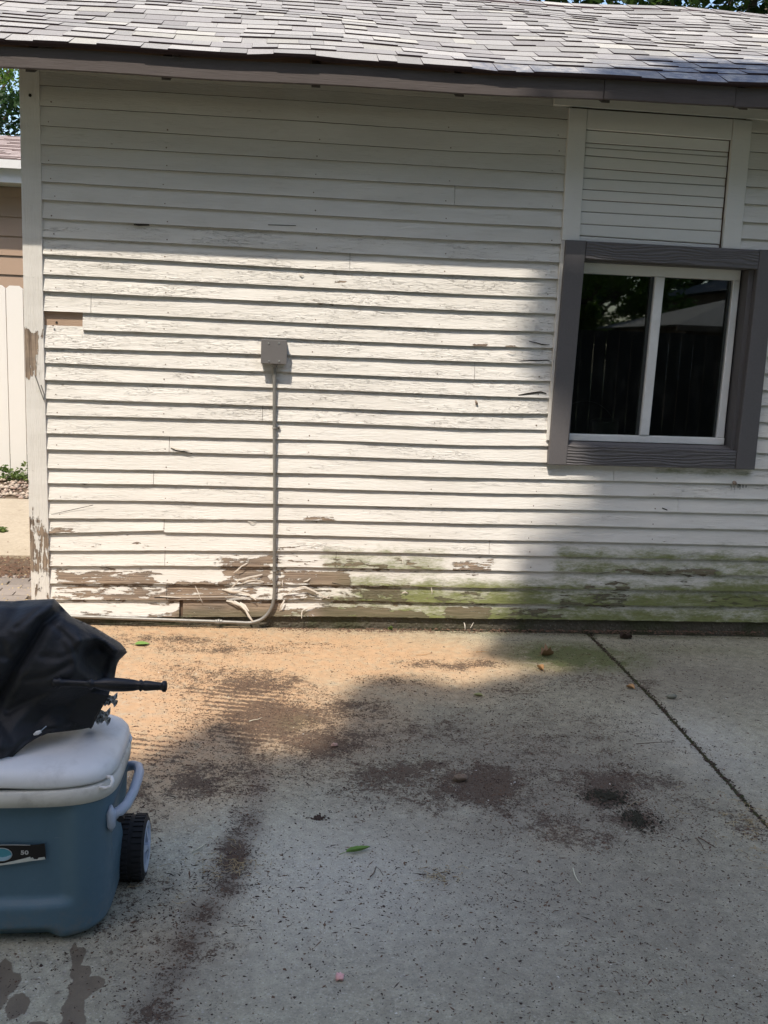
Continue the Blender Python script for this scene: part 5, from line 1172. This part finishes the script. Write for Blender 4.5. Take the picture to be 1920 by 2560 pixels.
def branchy(mb, base, top, r0, n, seed, spread, tips):
    r = random.Random(seed); base, top = Vector(base), Vector(top); pts = [base.lerp(top, k/6)+Vector((r.uniform(-.06, .06), r.uniform(-.06, .06), 0))*(k > 0) for k in range(7)]
    mb.tube(pts, [r0*(1-.09*k) for k in range(7)], 12)
    for i in range(n):
        t = tips[int(r.random()*len(tips))]; t = Vector([float(c) for c in t]); s = pts[r.randint(3, 6)]
        m_ = s.lerp(t, .5)+Vector((r.uniform(-.2, .2), r.uniform(-.2, .2), r.uniform(.0, .3))); mb.tube([s, s.lerp(m_, .5)+Vector((0, 0, .05)), m_, m_.lerp(t, .6), t], [r0*.42, r0*.32, r0*.22, r0*.14, r0*.05], 7)
def tree(name, label, base, trunk_top, center, rad, nl, per, size, mat, seed, r0=.14, lump=.28, shell=.6, extra=None, down=0):
    t = thing(name, label, 'tree', base); P = lumps(center, rad, nl, per, seed, lump, shell)
    if extra is not None: P = np.concatenate([P, extra])
    leafcloud('crown', P, size, mat, t, seed=seed, down=down); mb = MB(); branchy(mb, base, trunk_top, r0, 16, seed, 1, P[::7]); mb.smooth = True; part(mb, 'trunk', M['bark'], t); return t
for (px, py, s, n, lab) in ((20, 1180, .12, 90, 'low green weed at the foot of the white fence, at the left edge'), (62, 1178, .14, 130, 'leafy green weed between the white fence and the garage corner post')):
    c = W(px, py, 5.15); P = lumps((c[0], 5.15, .12), (s*1.2, .12, s*.8), 12, n//8, px, .5, .3); o = leafcloud('weed', P, .05, M['weed'], None, seed=px); tag(o, lab, 'weed')
c = G(5, 1330); o = leafcloud('weed', lumps((c[0], c[1], .04), (.03, .03, .03), 8, 14, 3, .9, .2), .035, M['weed'], None, seed=5); tag(o, 'small weed growing from the crack in the tan back pad', 'weed')
c = G(975, 1572); o = leafcloud('weed', lumps((c[0], -.03, .01), (.025, .015, .012), 5, 6, 4, .5, .3), .018, M['weed'], None, seed=6); tag(o, 'tiny green weed at the foot of the foundation', 'weed')
# neighbour's garage
ng = thing('neighbour_garage', 'tan sided garage with white fascia and grey roof behind the white fence', 'garage', (-5, 7.8, 0))
M['tan'] = mat_plain('tan_siding', (.40, .285, .205), .55, .05, .05, 5); zl = 3.39; ex = .2385; z = 2.324+.0; k = -10
while z-ex*9 < 3.42:
    zb = z-ex*9
    if zb > -.2:
        mb = MB(); zt = min(zb+ex+.01, 3.402); mb.hexa([(-9, 7.782, zb), (-1.6, 7.782, zb), (-1.6, 7.81, zb), (-9, 7.81, zb), (-9, 7.80, zt), (-1.6, 7.80, zt), (-1.6, 7.81, zt), (-9, 7.81, zt)]); part(mb, 'siding_course', M['tan'], ng)
    z += ex
mb = MB(); mb.box(-9, -1.6, 7.811, 11.5, 0, 3.46); part(mb, 'wall', M['tan'], ng)
mb = MB(); mb.cham([(-9.3, 7.42, 3.66), (-1.4, 7.42, 3.66), (-1.4, 7.42, 3.40), (-9.3, 7.42, 3.40), .03], .006); part(mb, 'fascia_board', M['vinyl'], ng)
mb = MB(); mb.box(-9.3, -1.4, 7.33, 7.419, 3.56, 3.66); part(mb, 'gutter', M['vinyl'], ng)
mb = MB(); mb.box(-9.28, -1.42, 7.451, 7.78, 3.405, 3.43); part(mb, 'soffit', M['vinyl'], ng)
mb = MB(); sl_ = (4.455-3.70)/(10.0-7.35); nco = 20
for k in range(nco):
    y0 = 7.35+2.65*k/nco; y1 = 7.35+2.65*(k+1)/nco; x = -9.3
    while x < -1.4:
        w = rng.uniform(.12, .34); h = rng.choice([.006, .014]); z0 = 3.672+(y0-7.35)*sl_; z1 = 3.672+(y1-7.35)*sl_
        mb.add([(x, y0, z0+h), (min(x+w, -1.4), y0, z0+h), (min(x+w, -1.4), y1+.01, z1+h*.3), (x, y1+.01, z1+h*.3)], [(0, 1, 2, 3)], 0, tone=rng.random()); mb.add([(x, y0, z0-.004), (min(x+w, -1.4), y0, z0-.004), (min(x+w, -1.4), y0, z0+h), (x, y0, z0+h)], [(0, 1, 2, 3)], 1, tone=0); x += w
part(mb, 'roof_shingles', [mat_plain('neighbour_shingles', (.42, .355, .33), .9, .25, .2, 4), mat_plain('neighbour_shingle_edge', (.16, .12, .115), .9, .2)], ng)['kind'] = 'stuff'
mb = MB(); mb.hexa([(-9.3, 7.36, 3.62), (-1.4, 7.36, 3.62), (-1.4, 10, 4.38), (-9.3, 10, 4.38), (-9.3, 7.36, 3.658), (-1.4, 7.36, 3.658), (-1.4, 10, 4.41), (-9.3, 10, 4.41)]); part(mb, 'roof_deck', M['rawwood'], ng)
# trees beyond
tree('honey_locust', 'bright feathery green tree seen between the eave and the neighbour roof', (-6.4, 14, 0), (-6.2, 14, 5.5), (-5.6, 13.6, 7.2), (2.2, 1.8, 1.7), 90, 130, .085, M['leaf_bright'], 21, down=.4)
tree('dark_shrub_tree', 'dark green bushy tree right behind the neighbour garage roof', (-6.8, 12.6, 0), (-6.4, 12.6, 3.8), (-6.0, 12.4, 4.9), (2.6, 1.0, 1.15), 110, 130, .08, M['leaf_dark'], 22)
# maple behind the garage: its leaves show above the ridge
ex_ = lumps((6.0, 6.6, 6.2), (3.6, 1.6, 1.2), 90, 60, 33, .35, .3)
tree('maple_tree', 'dark leafy maple rising behind the garage ridge at top right', (6.2, 8.2, 0), (6.1, 8.0, 5.0), (5.6, 7.6, 7.6), (4.6, 2.4, 2.6), 190, 120, .13, M['leaf'], 31, r0=.2, extra=ex_)

# ------------------------------------------------------------------ the yard behind the photographer: seen in the panes and by its shade, some trees added
def shade_ok(gx_, gy_):
    """true where the big tree's shade falls (where the sun's ray meets the slab plane)"""
    for a, b in zip(SUNLIT, SUNLIT[1:]+SUNLIT[:1]): pass
    inside = False; x, y = gx_, gy_
    for (ax, ay), (bx, by) in zip(SUNLIT, SUNLIT[1:]+SUNLIT[:1]):
        if (ay > y) != (by > y) and x < (bx-ax)*(y-ay)/(by-ay)+ax: inside = not inside
    return not inside
def wallg(X, z): return (X+z*.52/2.03, z/2.03)
def wg(px, py): c = W(px, py); return wallg(c[0], c[2])
def gg(px, py): c = G(px, py); return (c[0], c[1])
SUNLIT = [(-8, 6), (2.6, 6), (2.75, 1.30), (2.02, 1.08), wg(1350, 650), wg(1338, 720), wg(1322, 800), wg(1312, 860), wg(1335, 980), wg(1400, 1060), wg(1500, 1170), wg(1492, 1270), wg(1440, 1320), wg(1310, 1370), wg(1285, 1540),
          gg(1255, 1590), gg(1205, 1640), gg(1300, 1655), gg(1420, 1655), gg(1440, 1678), gg(1330, 1690), gg(1240, 1705), gg(1150, 1728), gg(1050, 1710), gg(960, 1690), gg(900, 1715), gg(850, 1760), gg(830, 1840), gg(790, 1890), gg(700, 1885), gg(620, 1855), gg(560, 1800), gg(500, 1812), gg(440, 1850), gg(400, 1895), gg(350, 1925), gg(305, 1915), (-.62, -1.75), (-.72, -1.55), (-1.2, -1.5), (-8, -1.5)]
shade_pts = []
def crown_at(gx_, gy_, h): return (gx_-h*.52/2.03, gy_-h/2.03, h)
r = np.random.default_rng(77)
while len(shade_pts) < 30000:
    gx_, gy_ = r.uniform(-2.6, 4.9), r.uniform(-4.7, 1.55)
    cx, cy = (gx_-1.2)/4.1, (gy_+1.5)/3.4
    if cx*cx+cy*cy > 1 + .25*noise.noise((gx_*.8, gy_*.8, 1)) and not (gx_ > 1.7 and gy_ > -.5): continue
    if not shade_ok(gx_+.05*noise.noise((gx_*5, gy_*5, 4)), gy_+.05*noise.noise((gx_*5, gy_*5, 9))): continue
    if gy_ > 1.0 and gx_ < 2.3: continue
    den = noise.noise((gx_*1.1, gy_*1.1, 8))
    h = r.uniform(13.5, 16.5)+.6*den; shade_pts.append(crown_at(gx_, gy_, h))
t = thing('shade_tree', 'tall leafy yard tree facing the garage, whose shade covers the slab', 'tree', (-2.6, -11.0, -.16))
leafcloud('crown', shade_pts, .165, M['leaf'], t, seed=5, down=.3)
mb = MB(); tp = [p for p in shade_pts[::211] if r.random() < .5]; branchy(mb, (-2.6, -11, -.2), (-2.5, -9.2, 13.2), .24, 26, 8, 1, [(a, b, c) for a, b, c in tp]); mb.smooth = True; part(mb, 'trunk', M['bark'], t)
# neighbour's house, dark board fence and trees across the yard, some added to block low sky
M['darkfence'] = mat_plain('dark_stained_fence', (.022, .017, .014), .8, .35, .3, 4)
bf = thing('board_fence', 'dark brown board fence across the yard, mirrored in the panes', 'fence', (4, -10, 0))
for j in range(66):
    x = -3.2+j*.212; mb = MB(); h_ = 2.0+rng.uniform(-.01, .01); mb.box(x, x+.2, -10.02, -10.0, -.16, h_); part(mb, 'fence_board', M['darkfence'], bf)
hs = thing('hip_roof_house', 'house with a grey hip roof across the yard, mirrored in the window', 'house', (12, -19, 0))
M['hroof'] = mat_plain('house_roof_shingles', (.13, .13, .135), .9, .2, .3, 6); M['hwall'] = mat_plain('house_brown_wall', (.14, .09, .065), .8, .2, .2, 4)
mb = MB(); X0, X1, Y0_, Y1_, ze, zr = 10.6, 21.5, -27, -20, 2.5, 3.55
mb.add([(X0, Y1_, ze), (X1, Y1_, ze), (X1, Y0_, ze), (X0, Y0_, ze), (X0+3.4, (Y0_+Y1_)/2, zr), (X1-3.4, (Y0_+Y1_)/2, zr)], [(1, 0, 4, 5), (2, 1, 5), (3, 2, 5, 4), (0, 3, 4), (0, 1, 2, 3)]); part(mb, 'roof', M['hroof'], hs)
mb = MB(); mb.box(X0+.5, X1-.5, Y0_+.5, Y1_-.5, -.16, ze-.01); part(mb, 'wall', M['hwall'], hs)
mb = MB(); mb.box(X0, X1, Y1_-.02, Y1_+.02, ze-.16, ze-.005); part(mb, 'fascia_board', M['rawwood'], hs)
for x in (10.6, 13.4, 17.0):
    mb = MB(); mb.cham([(x, Y1_-.46, 2.0), (x+1.0, Y1_-.46, 2.0), (x+1.0, Y1_-.46, 1.0), (x, Y1_-.46, 1.0), .05]); mb.v = [(a, 2*(Y1_-.46)-b, c) for a, b, c in mb.v]; part(mb, 'house_window', M['vinyl'], hs)
hs2 = thing('tall_house', 'taller house with a low grey roof behind the hip roofed one, mirrored in the pane', 'house', (20, -34, 0))
mb = MB(); mb.add([(16.4, -30, 4.2), (26, -30, 4.2), (26, -38, 4.2), (16.4, -38, 4.2), (20, -34, 5.5), (22.5, -34, 5.5)], [(1, 0, 4, 5), (2, 1, 5), (3, 2, 5, 4), (0, 3, 4), (0, 1, 2, 3)]); part(mb, 'roof', M['hroof'], hs2)
mb = MB(); mb.box(16.9, 25.6, -37.6, -30.4, -.16, 4.19); part(mb, 'wall', M['hwall'], hs2)
tree('off_frame_tree', 'dark tree across the yard left of the hip roofed house, enlarged to block sky', (4.0, -21, 0), (4.0, -21, 6.0), (2.6, -21, 10.5), (7.0, 3.0, 9.0), 420, 90, .32, M['leaf'], 41, r0=.22)  # made larger than needed so the upper wall gets less low sky
tree('off_frame_tree', 'leafy green tree between the two mirrored houses, left of the taller one', (10.5, -29.5, 0), (10.5, -29.5, 3.0), (10.6, -29.2, 5.2), (4.6, 1.6, 4.0), 200, 110, .20, M['leaf_bright'], 46, r0=.2)
tree('off_frame_tree', 'tall dark tree rising behind the hip roofed house', (15, -42, 0), (15, -42, 10.0), (15, -42, 16), (18, 4, 13), 420, 90, .65, M['leaf'], 42, r0=.4)
tree('off_frame_tree', 'broad dark tree added unseen across the yard, far left, to block low sky', (-9, -17, 0), (-9, -17, 6.0), (-9, -17, 10), (7.5, 3, 8.5), 380, 90, .36, M['leaf'], 43, r0=.28)  # added out of view to cut low sky and darken the upper wall
tree('off_frame_tree', 'spreading dark tree added unseen at the left side of the yard, blocking low sky', (-14, -6, 0), (-14, -6, 5.0), (-14, -7, 8.5), (4, 7, 7.5), 300, 80, .36, M['leaf'], 44, r0=.28)  # unseen sky blocker on the left, added for the wall's shading
tree('off_frame_tree', 'spreading dark tree added unseen at the right side of the yard, blocking low sky', (16, -9, 0), (16, -9, 5.0), (16, -9, 8.5), (4, 8, 8), 300, 80, .36, M['leaf'], 45, r0=.28)  # unseen sky blocker on the right, added for the wall's shading
